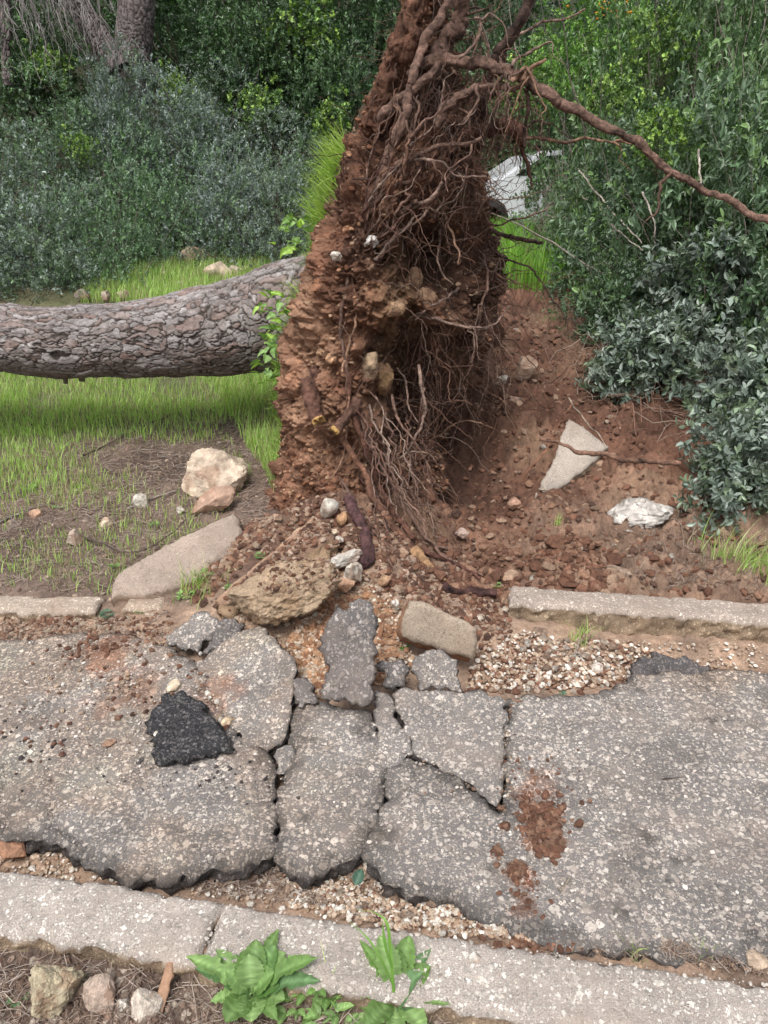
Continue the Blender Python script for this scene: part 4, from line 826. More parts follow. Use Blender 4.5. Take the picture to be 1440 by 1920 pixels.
crumbs(bag, scatter_px(2600, [(-100, 1780), (360, 1850), (900, 1930), (900, 2100), (-100, 2100)], dz=.0), .002, .016, [(.45, .33, .26), (.62, .52, .43), (.3, .2, .15)], pw=2.5)
crumbs(bag, scatter_px(70, [(840, 1108), (950, 1122), (1170, 1118), (1190, 1080), (1110, 1020), (880, 1040)], dz=.0), .02, .05, RB[:4], sub=3, pw=2); crumbs(bag, kerb2_pts, .003, .02, RB, pw=2.5); crumbs(bag, scatter_px(1600, [(400, 1180), (520, 1090), (600, 1060), (700, 1080), (760, 1130), (720, 1200), (600, 1180), (520, 1240)], dz=.004), .002, .015, [(.50, .36, .25), (.42, .27, .18), (.60, .48, .36), (.34, .19, .12)], pw=2.5); crumbs(bag, foot_pts, .003, .016, RB, pw=2.5); crumbs(bag, scatter_px(1500, [(480, 1050), (560, 950), (640, 930), (720, 960), (660, 1060), (560, 1080)]), .003, .022, RB, pw=3); crumbs(bag, scatter_px(1500, [(690, 1080), (950, 1095), (960, 1200), (895, 1185), (770, 1125), (700, 1125)]), .003, .024, RB, pw=3); crumbs(bag, scatter_px(1200, [(0, 1150), (330, 1150), (330, 1215), (0, 1215)]), .002, .014, RB+[(.5, .42, .34), (.3, .24, .2)], pw=3)
o = bag.build('earth_clods', M['clay'], smooth=False); tag(o, 'loose red brown earth clods and grit over the torn soil', 'earth clods', kind='stuff')
bag = Bag()   # dirt thrown on the asphalt
def on_path(N, cx_, cy_, sx_, sy_, dz=.004):
    q_ = np.array([T(random.gauss(cx_, sx_), random.gauss(cy_, sy_), asph) for _ in range(N)]); q_[:, 2] = asph(q_[:, 0], q_[:, 1])+dz; return q_
crumbs(bag, on_path(420, 1012, 1540, 24, 24, .006), .002, .018, RB[:3], pw=3); crumbs(bag, on_path(70, 1030, 1590, 12, 12), .004, .02, RB[:3], pw=1.5)
crumbs(bag, on_path(60, 965, 1638, 12, 9, .006), .004, .017, RB[:3], pw=1.5); crumbs(bag, on_path(25, 930, 1600, 7, 6), .004, .012, RB[:3])
crumbs(bag, on_path(90, 1010, 1470, 45, 30), .002, .010, RB[:3]); crumbs(bag, on_path(60, 985, 1680, 18, 25), .002, .012, RB[:3])
crumbs(bag, on_path(260, 230, 1300, 90, 45), .002, .014, RB+WH[3:], pw=3); crumbs(bag, on_path(120, 200, 1215, 60, 12, .004), .002, .016, RB[:3], pw=2)
crumbs(bag, on_path(200, 400, 1310, 45, 35), .002, .014, WH+RB, pw=2.5); crumbs(bag, on_path(90, 60, 1380, 60, 40), .002, .012, [(.08, .07, .07), (.2, .1, .07)], pw=2.5)
crumbs(bag, on_path(120, 380, 1450, 120, 30), .002, .009, [(.08, .07, .07), (.7, .62, .54), (.12, .1, .1)], pw=2.5)
crumbs(bag, on_path(160, 950, 1400, 9, 70, -.004), .003, .010, WH+RB, pw=2); crumbs(bag, on_path(120, 850, 1450, 50, 28, -.008), .003, .010, [(.3, .18, .12), (.5, .38, .3)], pw=2)
crumbs(bag, on_path(120, 1010, 1765, 40, 10, -.01), .003, .014, RB[:3], pw=2)
o = bag.build('scattered_dirt', M['clay'], smooth=False); tag(o, 'red dirt crumbs and grit spilled over the grey path', 'dirt', kind='stuff')
bag = Bag()   # stone chips standing proud of the asphalt and kerb
xs = rng.uniform(-1.6, 1.7, 30000); ys = rng.uniform(1.0, 2.75, 30000); m = (ys > near_line(xs)+.10) & (ys < far_line(xs)-.26-.1*(xs < 0)) & ~((np.abs(xs+.05) < .33) & (ys > 2.2)); xs, ys = xs[m], ys[m]; m = np.zeros(len(xs), bool)
for pc in PIECES: m |= inpoly(xs, ys, pc)
xs, ys = xs[m][:9000], ys[m][:9000]
crumbs(bag, np.c_[xs, ys, asph(xs, ys)-.0005], .002, .0095, [(.60, .53, .47), (.47, .40, .35), (.68, .62, .56), (.38, .32, .29)], flat=.6, sub=1, pw=3)
xs = rng.uniform(-1.6, 1.7, 2600); t_ = rng.uniform(.01, .155, 2600); ys = near_line(xs)-t_
crumbs(bag, np.c_[xs, ys, 0*xs+.001], .002, .0085, [(.62, .56, .50), (.54, .47, .41), (.70, .65, .59)], flat=.45, sub=2, pw=3.5)
o = bag.build('exposed_aggregate', M['stone'], smooth=False); tag(o, 'pale stone chips worn proud of the asphalt and near kerb', 'aggregate', kind='stuff')
# countable loose stones
cols_ = [(.62, .50, .40), (.50, .36, .27), (.70, .63, .55), (.42, .30, .23)]
protos = [rock('stone', (0, 0, -9), (1, .85, .6), cols_[k % 4], seed=800+k, sub=3) for k in range(6)]
used = [False]*6
def loose(N, poly, smin, smax, label, group, dz=.0):
    for q_ in scatter_px(N, poly, dz=dz):
        k = random.randrange(6); src = protos[k]
        if used[k]: o = src.copy(); C.objects.link(o)
        else: o = src; used[k] = True
        s_ = smin+(smax-smin)*random.random()**2; o.location = (q_[0], q_[1], q_[2]+s_*.25); o.scale = (s_, s_, s_*random.uniform(.7, 1.2)); o.rotation_euler = (random.uniform(-.3, .3), random.uniform(-.3, .3), random.uniform(0, 6.28))
        tag(o, label, 'stone', group)
loose(46, [(0, 1110), (400, 1120), (500, 930), (500, 860), (420, 800), (0, 930)], .008, .022, 'small tan stone scattered on the bare soil under the trunk', 'small stones on the bare soil under the trunk')
loose(60, [(840, 1100), (1440, 1140), (1400, 1040), (1230, 900), (1100, 700), (980, 580), (920, 750), (860, 960)], .012, .036, 'orange brown stone scattered over the red soil right of the roots', 'stones over the red soil right of the roots')
loose(44, [(985, 1190), (1190, 1212), (1200, 1240), (1000, 1262), (970, 1240)], .014, .027, 'white stone in the heap of clean gravel below the right far kerb', 'white stones below the right far kerb', .012)
loose(34, [(0, 1800), (340, 1850), (340, 1960), (0, 1960)], .009, .022, 'small pale stone among pine needles in front of the near kerb', 'small stones in front of the near kerb')
loose(14, [(600, 1650), (700, 1620), (900, 1720), (850, 1745), (640, 1715)], .011, .018, 'cream pebble on top of the gutter gravel', 'cream pebbles on the gutter gravel', .012)
loose(12, [(350, 480+10), (540, 500), (540, 520), (250, 545)], .03, .07, 'pale stone on the grass behind the trunk', 'stones on the grass behind the trunk')

# ================================================================== STICKS, SPLINTERS, NEEDLES
def stick(pts, r0, r1, col, label, name='stick', cat='stick', wig=.01, sd_=1, k=8, mat='root'):
    o = root_obj(name, pts, r0, r1, M[mat], col, wig=wig, k=k, step=.01, seed=sd_); return tag(o, label, cat)
sk = [P(1012, 824, 3.45), P(1050, 832, 3.45), P(1085, 846, 3.46), P(1130, 853, 3.47), P(1180, 862, 3.5), P(1275, 872, 3.55)]
stick(sk, .008, .014, (.30, .17, .12), 'long brown stick resting across the triangular concrete', sd_=31)
stick([P(1082, 193+640, 4.2)+np.array([-.05, 0, .25]), P(1045, 800, 4.0), P(1010, 860, 3.9), P(975, 905, 3.85)], .005, .003, (.28, .13, .08), 'thin reddish twig slanting down left of the triangular concrete', 'twig', 'twig', sd_=32)
stick([P(1066, 745, 4.1), P(1090, 780, 4.0), P(1120, 810, 3.9), P(1135, 835, 3.85)], .004, .003, (.45, .36, .28), 'pale bent twig behind the triangular concrete', 'twig', 'twig', sd_=33)
q_ = T(1105, 1080); stick([P(1084, 1048, q_[1]+.08), P(1100, 1068, q_[1]+.02), P(1122, 1090, q_[1]-.03)], .013, .015, (.10, .07, .065), 'short dark broken root end sticking out of the red soil', 'broken_stick', 'stick', sd_=34)
q_ = T(1055, 1668, asph); stick([q_+np.array([-.012, -.012, .012]), q_+np.array([0, 0, .011]), q_+np.array([.02, .022, .012])], .004, .0025, (.42, .36, .28), 'pale twig on the path below the red soil heap', 'twig', 'twig', sd_=35, wig=.003)
q_ = T(1268, 1462, asph); stick([q_+np.array([-.045, -.006, .008]), q_+np.array([.0, 0, .009]), q_+np.array([.045, .010, .008])], .0022, .0015, (.14, .10, .08), 'thin dark twig lying on the right side of the path', 'twig', 'twig', sd_=36, wig=.004)
for i, pl_ in enumerate([[(0, 985), (60, 962), (100, 945)], [(155, 860), (240, 818), (330, 780)], [(240, 960), (330, 925), (420, 900)], [(150, 1010), (260, 1040), (350, 980)], [(20, 990), (40, 1000), (25, 975)]]):
    stick([T(a, b)+np.array([0, 0, .018]) for a, b in pl_], .006, .003, [(.35, .3, .27), (.16, .12, .1)][i % 2],
          ['pale branch at the left edge of the bare soil', 'long dark twig under the grass near the trunk', 'thin pale twig above the speckled stone', 'dark bent twig above the thrown kerb stone', 'short forked twig by the pale branch'][i], 'twig', 'twig', sd_=40+i)
b = T(310, 1875); o = slab('wood_splinter', [b+np.array(v) for v in [(-.018, -.035, .02), (.006, -.04, .02), (.014, .02, .05), (.013, .052, .06), (-.002, .056, .06), (-.010, 0, .045)]], .007, 'litter', n=np.array([0, -.45, .9])/1.006, seed=3, step=.004, jit=.0015, amp=.001, rnd=.001, top=(.33, .20, .13), side=(.22, .12, .08)); tag(o, 'reddish brown wood splinter lying between the rocks and the weeds', 'wood splinter')
def needles(N, poly, cols, lmin, lmax, r, bag, dz=.006, f=ground_h, arch=.01):
    q_ = scatter_px(N, poly, f=f, dz=dz); a = rng.uniform(0, 6.28, N); L = rng.uniform(lmin, lmax, N); d_ = np.stack([np.cos(a), np.sin(a), 0*a], 1)
    t = np.linspace(-.5, .5, 4); path = q_[:, None, :]+d_[:, None, :]*L[:, None, None]*t[None, :, None]
    path[:, :, 2] = f(path[:, :, 0].ravel(), path[:, :, 1].ravel()).reshape(N, 4)+dz+rng.uniform(0, arch, (N, 1)); path[:, :, :2] += rng.normal(size=(N, 4, 2))*(L*.05)[:, None, None]
    V_, k_ = tubes(path, np.full((N, 4), r)*rng.uniform(.5, 1.5, (N, 1)), 3); c_ = np.array(cols)[rng.integers(0, len(cols), N)]; bag.add(V_, k_, col=np.repeat(c_, 12, 0))
bag = Bag(); ND = [(.25, .18, .14), (.16, .11, .09), (.36, .28, .22), (.42, .35, .3)]
needles(4200, [(0, 1110), (200, 1110), (420, 950), (500, 980), (520, 850), (420, 780), (0, 860)], ND, .03, .11, .0011, bag)
needles(1500, [(-60, 1770), (380, 1840), (900, 1910), (900, 2100), (-60, 2100)], ND, .03, .09, .0009, bag)
needles(500, [(1150, 1100), (1440, 1130), (1440, 1000), (1250, 950)], ND, .03, .09, .001, bag)
needles(350, [(200, 1640), (520, 1640), (620, 1710), (380, 1683)], ND, .02, .06, .0008, bag, dz=.012); needles(350, [(1050, 1775), (1440, 1800), (1440, 1838), (1100, 1790)], ND, .02, .06, .0008, bag, dz=.012)
needles(120, [(1050, 640), (1300, 720), (1350, 880), (1150, 800), (1050, 720)], [(.35, .27, .22), (.22, .14, .1), (.3, .17, .12)], .12, .4, .0020, bag, dz=.015, arch=.08)
o = bag.build('pine_litter', M['litter']); tag(o, 'dry pine needles and twigs littering the soil', 'pine litter', kind='stuff')

# ================================================================== GRASS AND WEEDS
def blades(pts, hmin, hmax, wd, cols, lean=.5, n=4, dirv=None):
    N = len(pts); a = rng.uniform(0, 6.28, N); H_ = rng.uniform(hmin, hmax, N); d_ = np.stack([np.cos(a), np.sin(a), 0*a], 1); up = np.array([0, 0, 1.])[None] if dirv is None else np.asarray(dirv)
    le = rng.uniform(.1, 1, N)*lean; t = np.linspace(0, 1, n); path = pts[:, None, :]+up[:, None, :]*(H_[:, None]*(t-.25*le[:, None]*t**2))[..., None]+d_[:, None, :]*(H_*le)[:, None, None]*(t**2)[None, :, None]
    if dirv is not None: path[:, :, 2] -= (H_*rng.uniform(-.15, .4, N))[:, None]*(t**2.2)[None]
    sd_ = np.stack([-np.sin(a+.6), np.cos(a+.6), 0*a], 1); w = wd*rng.uniform(.6, 1.3, N)[:, None]*np.array([1, .9, .6, .05][:n] if n == 4 else np.linspace(1, .05, n))[None]
    V_ = np.stack([path-sd_[:, None, :]*w[..., None], path+sd_[:, None, :]*w[..., None]], 2).reshape(-1, 3); b_ = (np.arange(N)*n*2)[:, None]; k = np.arange(n-1)*2
    q_ = np.stack([b_+k, b_+k+1, b_+k+3, b_+k+2], -1).reshape(-1, 4); c_ = np.array(cols)[rng.integers(0, len(cols), N)]*rng.uniform(.7, 1.3, (N, 1))
    return V_, q_, np.repeat(c_, n*2, 0)
GC = [(.34, .52, .14), (.42, .60, .18), (.27, .44, .10), (.50, .66, .24), (.44, .50, .24), (.44, .38, .24)]
bag = Bag()
def gfield(N, poly, *a, thr=None, **k):
    q_ = scatter_px(N, poly); 
    if thr is not None: q_ = q_[fbm(np.c_[q_[:, :2], 0*q_[:, 0]], 2.6, 3, 88)+rng.normal(size=len(q_))*.38 > thr]
    bag.add(*(lambda r_: (r_[0], r_[1], None, r_[2]))(blades(q_, *a, **k)))
gfield(11000, [(-250, 700), (560, 690), (520, 740), (440, 775), (250, 800), (0, 820), (-250, 840)], .04, .11, .0022, GC, thr=-.22)
gfield(9000, [(-250, 640), (560, 640), (560, 710), (-250, 715)], .05, .13, .0026, GC, thr=-.4)
gfield(14000, [(-250, 740), (450, 760), (420, 800), (330, 850), (200, 900), (60, 980), (0, 1010), (-250, 1060)], .03, .09, .0022, GC, thr=.12)
gfield(3000, [(400, 730), (540, 720), (530, 860), (515, 940), (500, 900), (440, 800)], .06, .18, .0026, GC, thr=.0)
gfield(4500, [(0, 880), (420, 800), (480, 900), (300, 1110), (0, 1110)], .02, .07, .002, GC, thr=.28)
gfield(9000, [(150, 570), (180, 530), (230, 505), (330, 480), (560, 500), (560, 600), (420, 570)], .06, .18, .004, GC)
gfield(12000, [(900, 545), (1060, 540), (1080, 470), (1060, 425), (900, 420)], .12, .36, .006, [(.20, .40, .05), (.27, .46, .09), (.15, .32, .05)])
o = bag.build('grass', M['grass']); tag(o, 'fresh green grass growing on the slope around the fallen trunk', 'grass', kind='stuff')
# grass hanging from the old ground surface on the left face of the plate
lf = np.where((leftf > .3) & (Vplate[:, 2] > .1) & (Vplate[:, 1] < 4.9) & (Vplate[:, 1] > 3.68))[0]; pz = Vplate[lf]
pyv = 960-F_PX*np.tan(np.arctan2(pz[:, 2]-CAM_H, pz[:, 1])+PITCH)
bag = Bag()
for lo, hi, N, h0, h1 in ((270, 420, 900, .10, .30), (400, 500, 500, .06, .16), (540, 720, 650, .08, .22), (700, 860, 500, .06, .16), (860, 970, 240, .04, .11)):
    c_ = lf[(pyv > lo) & (pyv < hi)]; 
    if len(c_) == 0: continue
    s_ = rng.choice(c_, N); dv = np.tile(np.array([[-1., -.1, .25]]), (N, 1))+rng.normal(size=(N, 3))*.35; dv /= np.linalg.norm(dv, axis=1, keepdims=True)
    dv[: N//2, 2] += .7; dv /= np.linalg.norm(dv, axis=1, keepdims=True)
    V_, q2, c2_ = blades(Vplate[s_], h0*.7, h1*.75, .0036, [(.30, .42, .09), (.22, .36, .06), (.36, .48, .14)], .35, dirv=dv); bag.add(V_, q2, None, c2_)
o = bag.build('grass_fringe', M['grass']); part(o); o['kind'] = 'stuff'

def leafmesh(L, Wd, shape='oval', curl=.3, n=12, col=(.16, .3, .06), fold=.15, seed=0):
    """a leaf with a midrib, lying along +X from the origin"""
    r_ = np.random.default_rng(seed); t = np.linspace(0, 1, n)
    if shape == 'lobed': w = np.sin(np.pi*t**.55)**.8*(.45+.55*t)*(1-.50*(np.sin(t*np.pi*4.5)**2)*(t < .75))*(1-.12*(np.arange(n) % 2)); w[0] = .06
    elif shape == 'spoon': w = np.where(t < .22, .10, np.sin(np.pi*np.clip((t-.18)/.82, 0, 1)**1.05)**.6)*(1-.13*(np.arange(n) % 2))
    elif shape == 'heart': w = np.sin(np.pi*np.clip(t*.96+.04, 0, 1)**.6)**.7*(1-t*.2); w[0] = .25
    else: w = np.sin(np.pi*t**.8)**.75
    w = w*Wd/2; w[-1] = .0005; m = 5; s = np.linspace(-1, 1, m); X_ = np.repeat(t*L, m); Y_ = (w[:, None]*s[None]).ravel()
    back = (np.abs(s)[None]*-.10*L*(w/Wd)[:, None]).ravel() if shape == 'lobed' else 0
    Z_ = (curl*L*(t*1.1-t**2*1.35))[:, None]+np.abs(s)[None]*w[:, None]*fold*2+.012*L*r_.normal(size=(n, m)); V_ = np.stack([X_+back, Y_, Z_.ravel()], 1)
    ix = np.arange(n*m).reshape(n, m); q_ = np.stack([ix[:-1, :-1], ix[1:, :-1], ix[1:, 1:], ix[:-1, 1:]], -1).reshape(-1, 4)
    c_ = np.asarray(col)*(1+.10*r_.normal(size=(n*m, 1)))*r_.uniform(.8, 1.2); rib = (np.abs(np.tile(s, n)) < .1)[:, None]; vn_ = ((np.repeat(np.arange(n), m)+np.abs(np.tile(s, n))*-2) % 4 < 1)[:, None]; c_ = np.where(vn_, c_*1.18, c_*.95); c_ = np.where(rib, c_*1.4+.03, c_); return V_, q_, c_
def plant(name, loc, leaves, label, mat='soft_leaf', cat='weed', group=None, extra=None):
    r_ = empty(name, tuple(loc), label, cat, group)
    for (kind, L, Wd, az, el, col, cur, base) in leaves:
        V_, q_, c_ = leafmesh(L, Wd, kind, cur, {'lobed': 30, 'spoon': 26}.get(kind, 14), col, seed=random.randint(0, 999)); R_ = rot(0, -el, az)
        mesh('leaf', V_@R_.T+np.asarray(base), q_, mat=M[mat], col=c_, parent=r_)
    return r_
G1, G2, G3, G4 = (.15, .26, .075), (.10, .19, .055), (.20, .32, .11), (.12, .215, .095)
b = T(475, 1888); kinds = [('lobed', .10, .055, 2.75, .15, G4), ('lobed', .085, .05, 2.2, .5, G4), ('spoon', .085, .042, 1.95, .8, G1), ('spoon', .10, .042, 1.55, .8, G1), ('spoon', .09, .030, 1.35, .75, G3), ('spoon', .10, .042, 1.0, .7, G2), ('lobed', .10, .05, .55, .35, G1), ('lobed', .12, .055, .15, .25, G4), ('spoon', .075, .04, -.3, .2, G3), ('lobed', .09, .05, -.8, .15, G1), ('spoon', .07, .045, -1.4, .25, G3), ('spoon', .08, .045, -2.1, .2, G1), ('lobed', .085, .05, -2.8, .2, G3), ('spoon', .06, .035, 2.5, .8, G2), ('spoon', .06, .035, .8, .9, G3), ('spoon', .07, .04, -.1, .6, G2), ('lobed', .10, .045, .85, .15, G1), ('lobed', .13, .055, 2.95, .35, G4), ('lobed', .14, .055, .35, .45, G1), ('lobed', .12, .055, 2.45, .30, G3), ('lobed', .15, .06, .0, .25, G4), ('spoon', .10, .045, .7, .6, G3), ('lobed', .11, .05, 1.75, .35, G2), ('spoon', .08, .045, 1.8, 1.1, G3), ('spoon', .07, .045, .3, .9, G1), ('spoon', .075, .045, 2.8, .8, G3), ('lobed', .13, .055, 1.2, .4, G1), ('lobed', .16, .06, .2, .5, G1), ('lobed', .16, .06, 2.9, .45, G3)]
plant('rosette_weed', b+np.array([0, .0, .035]), [(k_, L_2*1.05, W2*1.5, az, min(1.1, el*.8+.2), c_, .35, (0.004*math.cos(az), .004*math.sin(az), .004)) for (k_, L_2, W2, az, el, c_) in kinds], 'leafy rosette weed with lobed leaves in front of the near kerb, left of centre')
b = T(742, 1898); plant('rosette_weed', b+np.array([0, .01, .02]), [(k_, L_2*1.3, W2*1.3, az, el, c_, .3, (0, 0, .004)) for (k_, L_2, W2, az, el, c_) in [('spoon', .105, .046, 2.0, .95, G3), ('heart', .06, .055, 1.1, .9, G2), ('spoon', .085, .04, 2.6, .45, G3), ('spoon', .08, .045, .5, .6, G1), ('heart', .07, .06, -.1, .3, G4), ('spoon', .08, .04, 1.5, .9, G1), ('spoon', .08, .04, -.9, .3, G3), ('spoon', .08, .045, -2.3, .3, G1), ('spoon', .08, .035, -1.6, .2, G3), ('heart', .05, .045, 3.0, .5, G2), ('lobed', .11, .05, 2.3, .6, G1), ('lobed', .10, .05, .8, .5, G4), ('spoon', .10, .045, 1.25, .7, G1), ('heart', .07, .06, .3, .9, G4), ('lobed', .10, .045, -.3, .4, G3)]], 'green rosette weed growing at the foot of the tall grass stem')
# cut leaved seedlings
def seedling(px_, py_, s_, label, col=G1, nl=7, f=ground_h):
    b_ = T(px_, py_); lv = []
    for k in range(nl):
        az = 6.28*k/nl+random.uniform(-.3, .3); el = random.uniform(.2, 1.0); d_ = np.array([math.cos(az)*math.cos(el), math.sin(az)*math.cos(el), math.sin(el)])*s_*.9
        for j in range(3): lv.append(('lobed' if j == 1 else 'oval', s_*.8, s_*.42, az+(j-1)*.75, el*.5, np.array(col)*random.uniform(.75, 1.25), .2, d_*random.uniform(.8, 1)))
    r_ = plant('seedling', b_, lv, label)
    bg_ = Bag()
    for (_, _, _, _, _, _, _, base) in lv[1::3]:
        V_, q_ = tubes(crom([np.zeros(3), np.array(base)*.5+np.array([0, 0, .003]), np.array(base)], 6)[None], np.full((1, 6), .0011), 4); bg_.add(V_, q_, col=np.array(col)*.9)
    bg_.build('stem', M['soft_leaf'], r_); return r_
seedling(600, 1858, 0.045, 'cut leaved seedling between the two rosette weeds'); seedling(560, 1895, 0.042, 'pale cut leaved seedling at the bottom edge, right of the left rosette', G3)
seedling(650, 1900, 0.042, 'cut leaved seedling at the bottom edge under the middle of the kerb', G3); seedling(690, 1855, 0.033, 'small cut leaved seedling left of the tall grass stem', G1)
seedling(620, 1925, 0.045, 'bright seedling half out of the bottom edge', G3); seedling(790, 1905, .022, 'low dark seedling right of the tall grass stem', G2); seedling(905, 1915, .014, 'tiny seedling right of the weeds at the bottom edge', G1)
seedling(150, 1845, .014, 'tiny seedling beside the mossy rock', G3, 5); seedling(35, 1880, .020, 'young weed at the lower left corner', G4, 4)
seedling(380, 1085, .035, 'bushy green weed growing beside the leaning kerb stone', G1, 9); seedling(350, 1120, .032, 'low green weed in front of the thrown kerb stone', G3, 9)
seedling(490, 1045, .022, 'feathery weed growing on the leaning kerb stone', G3, 9); seedling(430, 1105, .018, 'small weed at the lower end of the leaning kerb stone', G3, 7)
seedling(200, 1155, .022, 'blue green feathery weed on the left far kerb', (.11, .18, .12), 11); seedling(262, 1150, .016, 'small green weed right of the blue green weed', G1, 6)
seedling(757, 1215, .017, 'small round leaved clover under the concrete block', (.13, .34, .06), 10); seedling(930, 1098, .017, 'small weed beside the dark root on the right', G3, 6)
seedling(1310, 1018, .022, 'small weed under the right shrub', G1, 6); seedling(148, 1250, .018, 'green tuft weed growing from the dirt on the left path', G3, 7)
seedling(1055, 1303, .012, 'tiny teal leaved weed at the top edge of the right path', (.09, .25, .17), 4); seedling(915, 1250, .010, 'tiny weed in the crack below the concrete block', G1, 4)
for i, (a, b_, s_) in enumerate([(140, 985, .02), (215, 1045, .022), (125, 1040, .02), (60, 1060, .018), (290, 965, .02), (20, 880, .03), (110, 940, .03), (60, 900, .03), (230, 800, .03)]):
    r_ = seedling(a, b_+20, s_, ['weed above the pointed brown stone', 'small weed right of the pointed brown stone', 'weed left of and below the pointed brown stone', 'lowest small weed near the left far kerb', 'weed beside the white and brown speckled stone', 'weed at the left edge where the grass thins', 'weed left of the tan stone at the grass edge', 'weed between the left edge and the thinning grass', 'weed on the bare patch close to the trunk'][i], random.choice([G1, G3]), 6); r_['group'] = 'weeds on the bare soil'
def tuft(px_, py_, N, h0, h1, label, wd=.0022, dz=0, spread=.02, cols=GC, lean=.9):
    b_ = T(px_, py_); q_ = rng.normal(size=(N, 3))*spread; q_[:, 2] = ground_h(b_[0]+q_[:, 0], b_[1]+q_[:, 1])-b_[2]+dz
    V_, q2, c_ = blades(q_, h0, h1, wd, cols, lean, 6); o = mesh('grass_tuft', V_, q2, mat=M['grass'], col=c_); o.location = tuple(b_); return tag(o, label, 'grass tuft')
tuft(1085, 1200, 60, .03, .10, 'grass tuft in front of the right far kerb', spread=.03); tuft(1190, 1712+90, 14, .04, .07, 'small grass tuft in the right gutter', spread=.008, dz=.0)
tuft(1320, 1800, 14, .03, .08, 'grass tuft in the gutter near the right edge', spread=.006)
tuft(1395, 1070, 260, .08, .22, 'lush grass clump under the right shrub', spread=.10, wd=.003); tuft(370, 1110, 80, .06, .16, 'grass tuft beside the thrown kerb stone', spread=.04)
tuft(620, 1640+240, 10, .05, .09, 'thin grass between the weeds', spread=.02); tuft(1160, 1915, 10, .03, .05, 'grass shoot at the bottom right edge', spread=.006)
tuft(1045, 992, 24, .04, .08, 'grass tuft beside the white rubble', spread=.012)
# the tall grass stem
b = T(742, 1900); r_ = empty('tall_grass', tuple(b), 'tall green grass stem arching over the near kerb', 'grass stem')
def ribbon(pts, w0, col, name, tw=(1, 0, 0)):
    c_ = crom(pts, 30); t = np.linspace(0, 1, 30); w = w0*np.minimum(1, (1-t)*3+.05)*np.minimum(1, t*5+.5); s_ = np.array(tw)[None]*w[:, None]
    V_ = np.stack([c_-s_, c_+np.array([0, -.001, .0]), c_+s_], 1).reshape(-1, 3); ix = np.arange(90).reshape(30, 3); q_ = np.stack([ix[:-1, :-1], ix[1:, :-1], ix[1:, 1:], ix[:-1, 1:]], -1).reshape(-1, 4)
    mesh(name, V_-b, q_, mat=M['grass'], col=np.broadcast_to(np.array(col), (90, 3)), parent=r_)
yb = b[1]
ribbon([b, P(735, 1820, yb), P(732, 1780, yb+.02), P(725, 1730, yb+.04), P(700, 1710, yb+.06), P(668, 1706, yb+.06)], .0035, (.20, .38, .08), 'stem')
ribbon([P(738, 1850, yb), P(715, 1800, yb), P(690, 1760, yb+.02), P(655, 1728, yb+.05)], .003, (.18, .34, .08), 'blade'); ribbon([P(735, 1815, yb), P(722, 1770, yb+.01), P(717, 1725, yb+.03)], .003, (.16, .32, .07), 'blade')
q_ = T(675, 1700); V_, qq, c_ = leafmesh(.045, .030, 'oval', .2, 14, (.07, .14, .10)); o = mesh('fallen_leaf', V_, qq, mat=M['soft_leaf'], col=c_); o.location = (q_[0]-.01, q_[1]-.01, .02); o.rotation_euler = (.2, -.3, 1.2); tag(o, 'dark green fallen leaf on the gutter gravel', 'leaf')
# broad leaves hanging on the left face of the plate
r_ = empty('trailing_vine', tuple(P(545, 600, 3.95)), 'bright leafy vine trailing between the trunk and the root plate', 'vine')
for k in range(150):
    hi = k % 4 == 0; px_ = random.gauss(555 if hi else 515, 14 if hi else 17); py_ = random.uniform(400, 480) if hi else random.uniform(550, 720)
    q_ = P(px_, py_, 3.9+random.uniform(-.1, .15))-P(545, 600, 3.95); V_, qq, c_ = leafmesh(random.uniform(.035, .07), random.uniform(.03, .05), 'heart', .3, 7, random.choice([G3, G1, (.30, .46, .10)])); V_ = V_@rot(random.uniform(-1, 1), random.uniform(-.9, .9), random.uniform(2.2, 5)).T+q_
    mesh('leaf', V_, qq, mat=M['soft_leaf'], col=c_, parent=r_) if k < 100 else None

